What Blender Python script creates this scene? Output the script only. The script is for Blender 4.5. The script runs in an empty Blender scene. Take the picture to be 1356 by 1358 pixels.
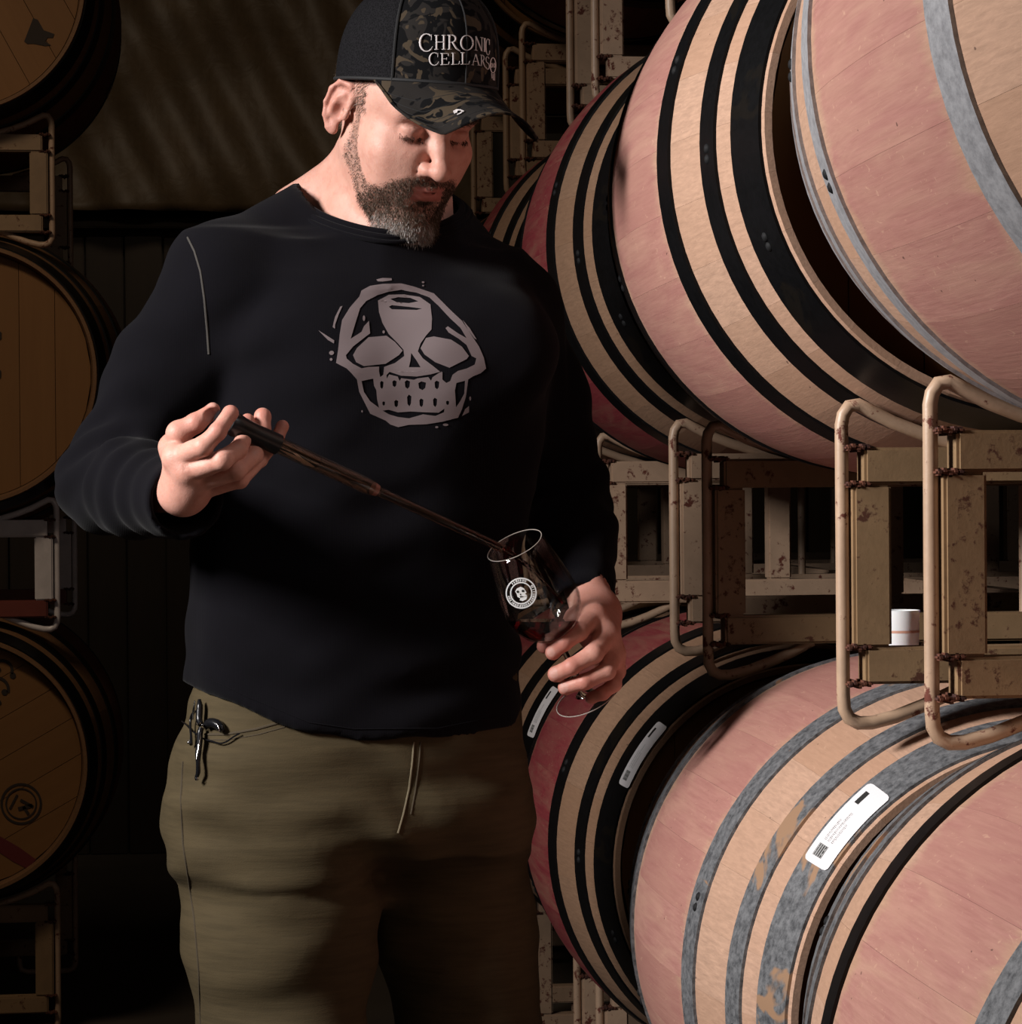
import bpy, bmesh, math, random
import numpy as np
from mathutils import Vector, Matrix, Quaternion
from mathutils.bvhtree import BVHTree

random.seed(7)
rng = np.random.default_rng(7)
SC = bpy.context.scene
COL = SC.collection
PI = math.pi

# ------------------------------------------------------------------ camera
F_PX, IMG_W, IMG_H = 3459.5, 1356.0, 1358.0
CAM_Z, YAW, PITCH, ROLL = 1.19, 0.1133, -0.00543, 0.0077
_f = Vector((math.sin(YAW) * math.cos(PITCH), math.cos(YAW) * math.cos(PITCH), math.sin(PITCH)))
_r = Vector((math.cos(YAW), -math.sin(YAW), 0.0))
_u = _r.cross(_f)
_r2 = _r * math.cos(ROLL) - _u * math.sin(ROLL)
_u2 = _r * math.sin(ROLL) + _u * math.cos(ROLL)
cam_d = bpy.data.cameras.new('camera')
cam = bpy.data.objects.new('camera', cam_d)
COL.objects.link(cam)
cam_d.sensor_fit = 'HORIZONTAL'
cam_d.sensor_width = 36.0
cam_d.lens = 36.0 * F_PX / IMG_W
cam_d.clip_start = 0.05
cam.matrix_world = Matrix(((_r2.x, _u2.x, -_f.x, 0), (_r2.y, _u2.y, -_f.y, 0), (_r2.z, _u2.z, -_f.z, CAM_Z), (0, 0, 0, 1)))
SC.camera = cam
CAM = Vector((0, 0, CAM_Z))


def W(px, py, y):
    """photo pixel + distance (world Y) -> world point"""
    d = _f + _r2 * ((px - 678.0) / F_PX) + _u2 * ((679.0 - py) / F_PX)
    return CAM + d * (y / d.y)


# ------------------------------------------------------------------ world, light, exposure
wd = bpy.data.worlds.new('World')
SC.world = wd
wd.use_nodes = True
wd.node_tree.nodes['Background'].inputs[0].default_value = (1.0, 0.86, 0.72, 1)
wd.node_tree.nodes['Background'].inputs[1].default_value = 0.012


def area_light(name, loc, aim, size, power, color, spread=180):
    d = bpy.data.lights.new(name, 'AREA')
    d.shape = 'RECTANGLE'
    d.size, d.size_y = size
    d.energy = power
    d.color = color
    d.spread = math.radians(spread)
    o = bpy.data.objects.new(name, d)
    COL.objects.link(o)
    o.location = loc
    o.rotation_euler = (Vector(aim) - Vector(loc)).to_track_quat('-Z', 'Y').to_euler()
    return o


area_light('softbox_key', (-2.0, 1.95, 2.3), (0.5, 2.58, 1.15), (0.55, 0.7), 36, (1.0, 0.96, 0.93), 82)
area_light('highlight_strip', (1.1, 1.9, 2.55), (0.25, 3.0, 1.25), (0.06, 0.45), 1.5, (1.0, 0.97, 0.95), 120)  # added strip for glints on the glass; no such lamp known
area_light('front_fill_light', (0.2, -1.0, 2.4), (0.3, 3.0, 1.0), (1.6, 1.2), 2.6, (1.0, 0.84, 0.66), 170)  # added frontal fill from behind the camera; no entrance there
area_light('left_stack_fill', (-1.3, 3.9, 3.5), (-0.7, 5.9, 0.9), (0.9, 0.3), 7.0, (1.0, 0.80, 0.58), 100)  # added fill brightening the left barrel heads; no known lamp
area_light('tarp_fill', (0.15, 6.4, 3.4), (-0.05, 8.8, 2.0), (0.8, 0.3), 2.4, (1.0, 0.80, 0.58), 90)  # added light for the tarpaulin; no lamp known there
SC.view_settings.view_transform = 'Standard'
SC.view_settings.look = 'None'
SC.view_settings.gamma = 1.0
SC.view_settings.use_curve_mapping = False
SC.view_settings.exposure = 0.0


# ------------------------------------------------------------------ materials
class NT:
    """small helper around a node tree"""
    def __init__(self, name):
        self.m = bpy.data.materials.new(name)
        self.m.use_nodes = True
        self.t = self.m.node_tree
        self.b = self.t.nodes['Principled BSDF']

    def n(self, typ, **kw):
        nd = self.t.nodes.new(typ)
        for k, v in kw.items():
            if k.startswith('i_'):
                key = k[2:]
                nd.inputs[int(key) if key.isdigit() else key].default_value = v
            else:
                setattr(nd, k, v)
        return nd

    def l(self, a, b):
        self.t.links.new(a, b)

    def coords(self, kind='Object', scale=(1, 1, 1)):
        c = self.n('ShaderNodeTexCoord')
        mp = self.n('ShaderNodeMapping')
        mp.inputs['Scale'].default_value = scale
        self.l(c.outputs[kind], mp.inputs[0])
        return mp.outputs[0]

    def noise(self, vec, scale, detail=4, rough=0.55, dist=0.0):
        nd = self.n('ShaderNodeTexNoise')
        nd.inputs['Scale'].default_value = scale
        nd.inputs['Detail'].default_value = detail
        nd.inputs['Roughness'].default_value = rough
        nd.inputs['Distortion'].default_value = dist
        if vec is not None:
            self.l(vec, nd.inputs['Vector'])
        return nd.outputs['Fac']

    def ramp(self, fac, stops, interp='LINEAR'):
        nd = self.n('ShaderNodeValToRGB')
        cr = nd.color_ramp
        cr.interpolation = interp
        while len(cr.elements) < len(stops):
            cr.elements.new(0.5)
        for e, (p, c) in zip(cr.elements, stops):
            e.position = p
            e.color = c if len(c) == 4 else (*c, 1)
        self.l(fac, nd.inputs[0])
        return nd.outputs[0]

    def mix(self, fac, a, b, mode='MIX'):
        nd = self.n('ShaderNodeMix', data_type='RGBA', blend_type=mode)
        for s, v in ((nd.inputs[0], fac), (nd.inputs[6], a), (nd.inputs[7], b)):
            if hasattr(v, 'links'):
                self.l(v, s)
            else:
                s.default_value = v if not isinstance(v, tuple) or len(v) == 4 else (*v, 1)
        return nd.outputs[2]

    def math(self, op, a, b=None, c=None):
        nd = self.n('ShaderNodeMath', operation=op)
        for i, v in enumerate((a, b, c)):
            if v is None:
                continue
            if hasattr(v, 'links'):
                self.l(v, nd.inputs[i])
            else:
                nd.inputs[i].default_value = v
        return nd.outputs[0]

    def attr(self, name):
        nd = self.n('ShaderNodeAttribute')
        nd.attribute_name = name
        return nd.outputs['Fac']

    def bump(self, h, strength=0.3, dist=0.002):
        nd = self.n('ShaderNodeBump')
        nd.inputs['Strength'].default_value = strength
        nd.inputs['Distance'].default_value = dist
        self.l(h, nd.inputs['Height'])
        self.l(nd.outputs[0], self.b.inputs['Normal'])

    def base(self, v):
        s = self.b.inputs['Base Color']
        if hasattr(v, 'links'):
            self.l(v, s)
        else:
            s.default_value = (*v, 1) if len(v) == 3 else v

    def set(self, **kw):
        for k, v in kw.items():
            s = self.b.inputs[k.replace('_', ' ')]
            if hasattr(v, 'links'):
                self.l(v, s)
            else:
                s.default_value = v
        return self.m


def plain(name, col, rough=0.5, metal=0.0, **kw):
    t = NT(name)
    t.base(col)
    return t.set(Roughness=rough, Metallic=metal, **kw)


def wood_mat(name, tan, stain, stain_dark, amount=1.0, edge=0.165):
    """oak stave: bare tan wood, wine-stained band round the belly (local z = along the stave)"""
    t = NT(name)
    oi = t.n('ShaderNodeObjectInfo')
    rnd = oi.outputs['Random']
    c = t.n('ShaderNodeTexCoord')
    add = t.n('ShaderNodeVectorMath', operation='MULTIPLY_ADD')
    t.l(rnd, add.inputs[0])
    add.inputs[1].default_value = (13.0, 7.0, 5.0)
    t.l(c.outputs['Object'], add.inputs[2])
    def mapped(sc):
        mp = t.n('ShaderNodeMapping')
        mp.inputs['Scale'].default_value = sc
        t.l(add.outputs[0], mp.inputs[0])
        return mp.outputs[0]
    fine = t.noise(mapped((260, 260, 9)), 1.0, 5, 0.65, 0.3)
    broad = t.noise(mapped((30, 30, 5)), 1.0, 4, 0.6, 0.8)
    fleck = t.noise(mapped((90, 90, 40)), 1.0, 3, 0.5, 2.5)
    sep = t.n('ShaderNodeSeparateXYZ')
    t.l(c.outputs['Object'], sep.inputs[0])
    az = t.math('ABSOLUTE', sep.outputs[2])
    azn = t.math('ADD', az, t.math('MULTIPLY', t.math('SUBTRACT', broad, 0.5), 0.075))
    band = t.ramp(azn, [(edge - 0.02, (1, 1, 1)), (edge + 0.012, (0, 0, 0))])
    tanv = t.mix(t.ramp(fine, [(0.3, (0, 0, 0)), (0.7, (1, 1, 1))]), tuple(x * 0.70 for x in tan), tan)
    tanv = t.mix(t.math('MULTIPLY', rnd, 0.55), tanv, tuple(x * y for x, y in zip(tan, (0.74, 0.66, 0.58))))
    stv = t.mix(t.ramp(fine, [(0.25, (0, 0, 0)), (0.75, (1, 1, 1))]), stain_dark, stain)
    stv = t.mix(t.ramp(broad, [(0.4, (0, 0, 0)), (0.75, (0.55, 0.55, 0.55))]), stv, tuple(x * 0.95 + y * 0.05 for x, y in zip(tan, stain)))
    shade = t.mix(t.math('MULTIPLY', t.math('FRACT', t.math('MULTIPLY', rnd, 7.31)), 0.6), stv, stain_dark)
    col = t.mix(t.math('MULTIPLY', band, amount), tanv, shade)
    col = t.mix(t.ramp(fleck, [(0.66, (0, 0, 0)), (0.72, (0.35, 0.35, 0.35))]), col, tuple(min(1, x * 1.18) for x in tan))
    spots = t.noise(mapped((150, 150, 110)), 1.0, 1, 0.4)
    col = t.mix(t.ramp(spots, [(0.79, (0, 0, 0)), (0.81, (0.7, 0.7, 0.7))]), col, (0.05, 0.025, 0.02))
    t.base(col)
    t.bump(fine, 0.25, 0.0012)
    return t.set(Roughness=0.62, Specular_IOR_Level=0.25)


M = {}
M['wood_pale'] = wood_mat('oak_staves_pale_stain', (0.45, 0.282, 0.200), (0.365, 0.178, 0.153), (0.27, 0.115, 0.100), 0.92)
M['wood_red'] = wood_mat('oak_staves_deep_stain', (0.29, 0.175, 0.112), (0.235, 0.040, 0.044), (0.15, 0.020, 0.026), 1.0, 0.18)
M['wood_dark'] = wood_mat('oak_staves_dark', (0.20, 0.105, 0.05), (0.15, 0.04, 0.03), (0.09, 0.02, 0.018), 0.8, 0.18)


def hoop_mat(name, base, dark, rust, rough, metal, rustamt):
    t = NT(name)
    v = t.coords('Object', (1, 1, 1))
    a = t.noise(v, 110, 6, 0.75)
    b = t.noise(v, 9, 4, 0.6, 1.0)
    col = t.mix(t.ramp(a, [(0.35, (0, 0, 0)), (0.62, (1, 1, 1))]), dark, base)
    col = t.mix(t.ramp(b, [(0.60, (0, 0, 0)), (0.64, (rustamt,) * 3)]), col, rust)
    t.base(col)
    t.bump(a, 0.2, 0.0008)
    return t.set(Roughness=rough, Metallic=metal, Specular_IOR_Level=0.18 if metal == 0 else 0.5)


M['hoop_black'] = hoop_mat('black_hoop_steel', (0.0035, 0.0035, 0.004), (0.002, 0.002, 0.0022), (0.008, 0.006, 0.004), 0.4, 0.0, 0.5)
M['hoop_grey'] = hoop_mat('galvanised_hoop_steel', (0.36, 0.36, 0.38), (0.22, 0.22, 0.235), (0.25, 0.22, 0.2), 0.5, 0.35, 0.3)
M['hoop_patina'] = hoop_mat('weathered_hoop_steel', (0.15, 0.153, 0.162), (0.038, 0.04, 0.045), (0.27, 0.16, 0.095), 0.6, 0.15, 1.0)
M['rivet'] = plain('rivet_steel', (0.010, 0.010, 0.011), 0.7, 0.0, Specular_IOR_Level=0.15)


def head_mat(name, a, b, stripe=None):
    t = NT(name)
    oi = t.n('ShaderNodeObjectInfo')
    v = t.coords('Object', (50, 4, 50))
    g = t.noise(v, 1.0, 6, 0.65, 0.5)
    col = t.mix(g, b, a)
    col = t.mix(t.math('MULTIPLY', oi.outputs['Random'], 0.5), col, tuple(x * 0.7 for x in a))
    t.base(col)
    t.bump(g, 0.15, 0.001)
    return t.set(Roughness=0.6, Specular_IOR_Level=0.25)


M['head'] = head_mat('barrel_head_oak', (0.22, 0.105, 0.036), (0.15, 0.066, 0.02))
M['head_wine'] = head_mat('barrel_head_wine_streak', (0.20, 0.02, 0.018), (0.12, 0.012, 0.012))
M['brand'] = plain('branded_black', (0.018, 0.010, 0.006), 0.8)


def paint_mat(name, col, rust, amt, rough=0.45):
    t = NT(name)
    v = t.coords('Object', (1, 1, 1))
    a = t.noise(v, 75, 5, 0.7)
    b = t.noise(v, 14, 5, 0.65, 0.6)
    dirt = t.mix(t.ramp(b, [(0.3, (0, 0, 0)), (0.75, (1, 1, 1))]), tuple(x * 0.72 for x in col), col)
    f = t.math('ADD', t.math('MULTIPLY', a, 0.6), t.math('MULTIPLY', b, 0.4))
    fr = t.ramp(f, [(amt, (0, 0, 0)), (amt + 0.05, (1, 1, 1))])
    t.base(t.mix(fr, dirt, t.mix(a, tuple(x * 0.3 for x in rust), rust)))
    t.bump(f, 0.35, 0.0015)
    return t.set(Roughness=t.mix(fr, (rough,) * 3, (0.85,) * 3))


M['paint'] = paint_mat('cream_rack_paint_shaded', (0.27, 0.170, 0.090), (0.10, 0.028, 0.010), 0.565)  # darker cream: shade on beam and post faces put into the colour
M['paint_lit'] = paint_mat('cream_rack_paint_lit', (0.46, 0.31, 0.21), (0.14, 0.03, 0.015), 0.56)  # lighter copy of the cream: light on the bars put into the colour
M['weld'] = paint_mat('rusty_weld', (0.12, 0.035, 0.015), (0.05, 0.012, 0.008), 0.5, 0.8)
M['paint_glare'] = paint_mat('worn_rack_white_glare', (0.72, 0.66, 0.66), (0.25, 0.06, 0.04), 0.64, 0.3)  # white is painted-in glare on red paint; rust spots are real
M['paint_red'] = paint_mat('red_rack_paint', (0.16, 0.03, 0.018), (0.42, 0.24, 0.2), 0.66, 0.5)


# ------------------------------------------------------------------ object helpers
def link(o, parent=None):
    COL.objects.link(o)
    if parent is not None:
        o.parent = parent
    return o


def mesh_from(name, verts, faces, mat=None, smooth=False):
    me = bpy.data.meshes.new(name)
    me.from_pydata([tuple(v) for v in verts], [], [tuple(f) for f in faces])
    me.validate(clean_customdata=False)
    if mat is not None:
        me.materials.append(mat)
    if smooth:
        me.shade_smooth()
    return me


def obj(name, me, parent=None, loc=None, rot=None):
    o = bpy.data.objects.new(name, me)
    link(o, parent)
    if loc is not None:
        o.location = loc
    if rot is not None:
        o.rotation_euler = rot
    return o


def thing(name, label, cat, loc=(0, 0, 0), group=None, rot=None):
    o = bpy.data.objects.new(name, None)
    o.empty_display_size = 0.05
    COL.objects.link(o)
    o.location = loc
    if rot is not None:
        o.rotation_euler = rot
    tag(o, label, cat, group)
    return o


def tag(o, label, cat, group=None):
    o['label'] = label
    o['category'] = cat
    if group:
        o['group'] = group
    return o


class MB:
    """collects shapes into one mesh"""
    def __init__(self):
        self.v, self.f = [], []

    def add(self, vs, fs):
        n = len(self.v)
        self.v += [Vector(v) for v in vs]
        self.f += [[i + n for i in f] for f in fs]
        return self

    def box(self, c, s, bev=0.0, rot=None):
        bm = bmesh.new()
        bmesh.ops.create_cube(bm, size=1)
        bmesh.ops.scale(bm, vec=s, verts=bm.verts)
        if bev:
            bmesh.ops.bevel(bm, geom=bm.edges[:], offset=bev, segments=2, affect='EDGES')
        m = Matrix.Translation(Vector(c))
        if rot is not None:
            m = m @ rot.to_4x4()
        bmesh.ops.transform(bm, matrix=m, verts=bm.verts)
        bm.verts.index_update()
        self.add([v.co.copy() for v in bm.verts], [[v.index for v in f.verts] for f in bm.faces])
        bm.free()
        return self

    def tube(self, pts, rad, seg=10, cap=True, flat=None):
        """swept circle; rad may be a list; flat = (normal, factor) squashes the section"""
        pts = [Vector(p) for p in pts]
        n = len(pts)
        rads = rad if isinstance(rad, (list, tuple)) else [rad] * n
        tans = []
        for i in range(n):
            a = pts[max(i - 1, 0)]
            b = pts[min(i + 1, n - 1)]
            tans.append((b - a).normalized())
        ref = Vector((0, 0, 1)) if abs(tans[0].z) < 0.9 else Vector((1, 0, 0))
        x = (ref - tans[0] * ref.dot(tans[0])).normalized()
        vs, fs = [], []
        for i in range(n):
            x = (x - tans[i] * x.dot(tans[i])).normalized()
            y = tans[i].cross(x)
            for k in range(seg):
                a = 2 * PI * k / seg
                vs.append(pts[i] + (x * math.cos(a) + y * math.sin(a)) * rads[i])
        for i in range(n - 1):
            for k in range(seg):
                k2 = (k + 1) % seg
                fs.append([i * seg + k, i * seg + k2, (i + 1) * seg + k2, (i + 1) * seg + k])
        if cap:
            fs.append(list(range(seg))[::-1])
            fs.append([(n - 1) * seg + k for k in range(seg)])
        return self.add(vs, fs)

    def lathe(self, prof, seg=48, m=None, closed=False):
        """prof: list of (r, z) revolved about local z, then transformed by m"""
        m = m or Matrix.Identity(4)
        vs, fs = [], []
        n = len(prof)
        for r, z in prof:
            for k in range(seg):
                a = 2 * PI * k / seg
                vs.append(m @ Vector((r * math.cos(a), r * math.sin(a), z)))
        for i in range(n if closed else n - 1):
            j = (i + 1) % n
            for k in range(seg):
                k2 = (k + 1) % seg
                fs.append([i * seg + k, i * seg + k2, j * seg + k2, j * seg + k])
        return self.add(vs, fs)

    def mesh(self, name, mat, smooth=True, angle=40, merge=0.0):
        me = mesh_from(name, self.v, self.f, mat)
        bm = bmesh.new()
        bm.from_mesh(me)
        if merge:
            bmesh.ops.remove_doubles(bm, verts=bm.verts, dist=merge)
        bmesh.ops.recalc_face_normals(bm, faces=bm.faces)
        bm.to_mesh(me)
        bm.free()
        if smooth:
            me.shade_smooth()
            try:
                me.set_sharp_from_angle(angle=math.radians(angle))
            except Exception:
                pass
        return me

    def build(self, name, mat, parent=None, **kw):
        return obj(name, self.mesh(name, mat, **kw), parent)


def copy_tree(o, parent=None):
    c = o.copy()
    COL.objects.link(c)
    c.parent = parent
    for ch in o.children:
        copy_tree(ch, c)
    return c


# ------------------------------------------------------------------ the room
def floor_mat():
    t = NT('stained_concrete')
    v = t.coords('Object')
    n = t.noise(v, 3, 6, 0.6)
    t.base(t.mix(n, (0.035, 0.028, 0.022), (0.085, 0.068, 0.055)))
    t.bump(t.noise(v, 60, 4), 0.2, 0.002)
    return t.set(Roughness=0.7)


def boards_mat():
    t = NT('dark_wall_boards')
    v = t.coords('Object', (14, 14, 1.2))
    n = t.noise(v, 2, 6, 0.65)
    oi = t.n('ShaderNodeObjectInfo')
    c = t.mix(n, (0.012, 0.007, 0.004), (0.045, 0.026, 0.014))
    t.base(t.mix(t.math('MULTIPLY', oi.outputs['Random'], 0.6), c, (0.01, 0.006, 0.004)))
    t.bump(n, 0.3, 0.003)
    return t.set(Roughness=0.75)


def tarp_mat():
    t = NT('brown_tarpaulin')
    v = t.coords('Object')
    n = t.noise(v, 7, 6, 0.65, 0.8)
    t.base(t.mix(n, (0.035, 0.022, 0.011), (0.095, 0.062, 0.032)))
    t.bump(t.noise(v, 14, 4, 0.5, 0.6), 0.35, 0.010)
    return t.set(Roughness=0.55, Specular_IOR_Level=0.4)


M['floor'] = floor_mat()
M['boards'] = boards_mat()
M['tarp'] = tarp_mat()
M['plaster'] = plain('dark_plaster', (0.03, 0.024, 0.018), 0.9)
X0, X1, Y0, Y1, ZC = -2.9, 2.3, -1.2, 8.9, 3.9


def struct(name, mb, mat):
    o = mb.build(name, mat, smooth=False)
    o['kind'] = 'structure'
    return o


struct('floor', MB().box(((X0 + X1) / 2, (Y0 + Y1) / 2, -0.05), (X1 - X0, Y1 - Y0, 0.1)), M['floor'])
struct('ceiling', MB().box(((X0 + X1) / 2, (Y0 + Y1) / 2, ZC + 0.05), (X1 - X0, Y1 - Y0, 0.1)), M['plaster'])
struct('wall_left', MB().box((X0 - 0.05, (Y0 + Y1) / 2, ZC / 2), (0.1, Y1 - Y0, ZC)), M['plaster'])
struct('wall_right', MB().box((X1 + 0.05, (Y0 + Y1) / 2, ZC / 2), (0.1, Y1 - Y0, ZC)), M['plaster'])
struct('wall_front', MB().box(((X0 + X1) / 2, Y0 - 0.05, ZC / 2), (X1 - X0, 0.1, ZC)), M['plaster'])
wb = struct('wall_back', MB().box(((X0 + X1) / 2, Y1 + 0.05, ZC / 2), (X1 - X0, 0.1, ZC)), M['plaster'])
# upright boards on the lower part of the back wall, with a ledge on top
LEDGE_Z = W(215, 296, Y1 - 0.1).z
bw = 0.13
bme = MB().box((0, 0, (LEDGE_Z - 0.02) / 2), (bw - 0.008, 0.025, LEDGE_Z - 0.02), 0.004).mesh('board', M['boards'], smooth=False)
x = X0 + 0.07
i = 0
while x < X1:
    o = obj('board', bme, wb, (x, Y1 - 0.014 - 0.006 * (i % 3), 0))
    x += bw
    i += 1
obj('ledge', MB().box(((X0 + X1) / 2, Y1 - 0.06, LEDGE_Z), (X1 - X0 - 0.02, 0.11, 0.035), 0.004).mesh('ledge', M['boards'], smooth=False), wb)

# hanging tarpaulin above the ledge
mb = MB()
nx, nz = 90, 60
tx0, tx1 = -1.5, 0.9
tz0, tz1 = LEDGE_Z + 0.03, 3.75
vs = []
for j in range(nz + 1):
    for i in range(nx + 1):
        u, v = i / nx, j / nz
        fold = 0.035 * math.sin(u * 22 + 2.2 * math.sin(v * 3 + u * 5)) * (0.35 + 0.65 * v)
        fold += 0.03 * math.sin(v * 16 + 3.1 * math.sin(u * 7)) * (1 - v) + 0.016 * math.sin(u * 71 + v * 23)
        vs.append((tx0 + (tx1 - tx0) * u, Y1 - 0.20 + fold, tz0 + (tz1 - tz0) * v))
fs = [[j * (nx + 1) + i, j * (nx + 1) + i + 1, (j + 1) * (nx + 1) + i + 1, (j + 1) * (nx + 1) + i] for j in range(nz) for i in range(nx)]
mb.add(vs, fs)
tp = mb.build('tarpaulin', M['tarp'])
sm = tp.modifiers.new('thickness', 'SOLIDIFY')
sm.thickness = 0.004
tag(tp, 'creased brown tarpaulin hanging on the dark back wall above a ledge', 'tarpaulin')


# ------------------------------------------------------------------ barrels
HALF, R_BELLY, CURV = 0.475, 0.348, 0.79
NST = 30
HREC = 0.04     # how far the heads sit inside the chime
HOOPS = [(0.174, 0.217), (0.322, 0.360), (0.404, 0.468)]


def rad(t):
    return R_BELLY * (1 - CURV * t * t)


def stave_mesh(mat):
    n, nsub, th = 20, 3, 0.027
    half = PI / NST * 0.9975
    rings = []
    vs, fs = [], []
    for i in range(n + 1):
        t = -HALF + 2 * HALF * i / n
        row = []
        for layer in (0, 1):
            r = rad(t) - ((th if abs(t) < HALF - 0.02 else 0.0075) if layer else 0)
            for k in range(nsub + 1):
                a = -half + 2 * half * k / nsub
                rr = r / math.cos(0)
                vs.append((rr * math.cos(a), rr * math.sin(a), t))
    w = nsub + 1
    s = 2 * w
    for i in range(n):
        for k in range(nsub):
            a = i * s + k
            fs.append([a, a + 1, a + s + 1, a + s])
            b = i * s + w + k
            fs.append([b + 1, b, b + s, b + s + 1])
        fs.append([i * s + w, i * s, (i + 1) * s, (i + 1) * s + w])
        fs.append([i * s + nsub, i * s + w + nsub, (i + 1) * s + w + nsub, (i + 1) * s + nsub])
    for k in range(nsub):
        fs.append([k + 1, k, w + k, w + k + 1])
        e = n * s
        fs.append([e + k, e + k + 1, e + w + k + 1, e + w + k])
    me = mesh_from('stave', vs, fs, mat)
    me.shade_smooth()
    me.set_sharp_from_angle(angle=math.radians(35))
    return me


def hoop_mesh(t0, t1, mat):
    d = 0.0032
    prof = [(rad(t0) - 0.001, t0), (rad(t0) + d, t0), (rad((t0 + t1) / 2) + d, (t0 + t1) / 2), (rad(t1) + d, t1), (rad(t1) - 0.001, t1)]
    return MB().lathe(prof, 96).mesh('hoop', mat, angle=30)


def plank_meshes(mat):
    out = []
    n, R = 7, rad(HALF - HREC) - 0.024
    edges = [-R + 2 * R * i / n for i in range(n + 1)]
    for i in range(n):
        a, b = edges[i] + 0.0006, edges[i + 1] - 0.0006
        pts = []
        K = 7
        xs = [a + (b - a) * k / K for k in range(K + 1)]
        xs = [max(-R, min(R, q)) for q in xs]
        top = [(q, math.sqrt(max(R * R - q * q, 1e-6))) for q in xs]
        bot = [(q, -y) for q, y in reversed(top)]
        ring = top + bot
        m = len(ring)
        vs = [(q, y, 0.009) for q, y in ring] + [(q, y, -0.009) for q, y in ring]
        fs = [list(range(m)), list(range(2 * m - 1, m - 1, -1))] + [[k, (k + 1) % m, m + (k + 1) % m, m + k][::-1] for k in range(m)]
        out.append(mesh_from('head_plank', vs, fs, mat))
    return out


RIV = MB().lathe([(0.0001, 0.0026), (0.003, 0.0022), (0.005, 0.0006), (0.0055, -0.001)], 10).mesh('rivet', M['rivet'])
PLANKS = plank_meshes(M['head'])
STAVES = {k: stave_mesh(M[k]) for k in ('wood_pale', 'wood_red', 'wood_dark')}
HOOPM = {(h, k): hoop_mesh(*HOOPS[h], M[k]) for h in range(3) for k in ('hoop_black', 'hoop_grey', 'hoop_patina')}


def barrel(loc, wood, hoop, label, group, spin=0.0, head_turn=0.0, far_hoop=None):
    """axis along world Y: local z -> -Y (towards the camera)"""
    t = thing('wine_barrel', label, 'barrel', loc, group, rot=(PI / 2, 0, 0))
    for k in range(NST):
        obj('stave', STAVES[wood], t, rot=(0, 0, spin + 2 * PI * k / NST))
    for sgn in (1, -1):
        for h in range(3):
            hm = far_hoop if (far_hoop and sgn < 0 and h == 0) else hoop
            ho = obj('hoop', HOOPM[(h, hm)], t, rot=(0 if sgn > 0 else PI, 0, 0))
            tm = (HOOPS[h][0] + HOOPS[h][1]) / 2
            a0 = 2.75 + 0.35 * h + spin
            for q in range(2):
                a = a0 + q * 0.035
                rr = rad(tm) + 0.003
                n = Vector((math.cos(a), math.sin(a), 0))
                r = obj('rivet', RIV, ho, n * rr + Vector((0, 0, tm)))
                r.rotation_euler = n.to_track_quat('Z', 'Y').to_euler()
        for pm in PLANKS:
            obj('head_plank', pm, t, (0, 0, sgn * (HALF - HREC)), (0, 0, head_turn))
    return t


GR, GL = 'barrels stacked along the right of the aisle', 'barrels stacked along the left of the aisle'
B = {}
def rb(key, x, y, z, wood, hoop, label, **kw):
    B[key] = barrel((x, y, CAM_Z + z), wood, hoop, label, kw.pop('group', GR), spin=random.random() * 0.2, **kw)


rb('A', .8308, 3.0157, .369, 'wood_pale', 'hoop_black', 'pale pink-stained oak barrel with black hoops on the cream rack, beside the man')
rb('B', .8349, 1.9498, .3782, 'wood_pale', 'hoop_grey', 'pale pink-stained oak barrel with bright grey hoops lying on the upper rack')
rb('C', .8441, 4.0845, .3814, 'wood_red', 'hoop_black', 'red-stained barrel with black hoops behind the man\'s shoulder, end to end with a pale one')
rb('D', .845, 5.15, .38, 'wood_red', 'hoop_black', 'dim red-stained barrel just beyond the cap brim, second behind the pale one')
rb('E', .8543, 3.0314, -.5372, 'wood_pale', 'hoop_patina', 'pale barrel with mottled grey hoops, white label and a white cup standing on top')
rb('F', .8491, 1.9928, -.5252, 'wood_pale', 'hoop_patina', 'pink-stained barrel below the cream rack with one black and one wide grey hoop', far_hoop='hoop_black')
rb('G', .8422, 4.1024, -.5264, 'wood_red', 'hoop_black', 'red-stained lower barrel with a dim label, behind the hand with the glass')
rb('H', .845, 5.15, -.527, 'wood_red', 'hoop_black', 'dim lower barrel with a white label, seen between the man\'s hip and the glass foot')
rb('J', .845, 5.15, 1.285, 'wood_dark', 'hoop_black', 'dark barrel resting on the topmost rack, above the cap brim')
rb('I', .845, 4.09, 1.285, 'wood_dark', 'hoop_black', 'barrel on the top rack above the red-stained barrel with black hoops')
rb('K', .845, 6.21, 1.285, 'wood_dark', 'hoop_black', 'dark barrel resting on the topmost rack behind the cap')
rb('D2', .845, 6.21, .38, 'wood_dark', 'hoop_black', 'farthest barrel of the middle row, behind the man')
rb('H2', .845, 6.21, -.527, 'wood_dark', 'hoop_black', 'farthest barrel of the bottom row, behind the man')
LX, LYC = -0.568, 5.796 + HALF
LZ = [-.578, .279, 1.136]
LXO = [0, .0278, .0092]
B['L0'] = barrel((LX + LXO[0], LYC, CAM_Z + LZ[0]), 'wood_dark', 'hoop_black', 'barrel with stencilled letters and a round K brand on its head', GL, head_turn=-1.05)
B['L1'] = barrel((LX + LXO[1], LYC, CAM_Z + LZ[1]), 'wood_dark', 'hoop_black', 'barrel with a plain upright-planked head above the red rack with painted white glare', GL)
B['L2'] = barrel((LX + LXO[2], LYC, CAM_Z + LZ[2]), 'wood_dark', 'hoop_black', 'top barrel of the left stack with a dark burnt brand on its head', GL, head_turn=0.5)


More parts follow.
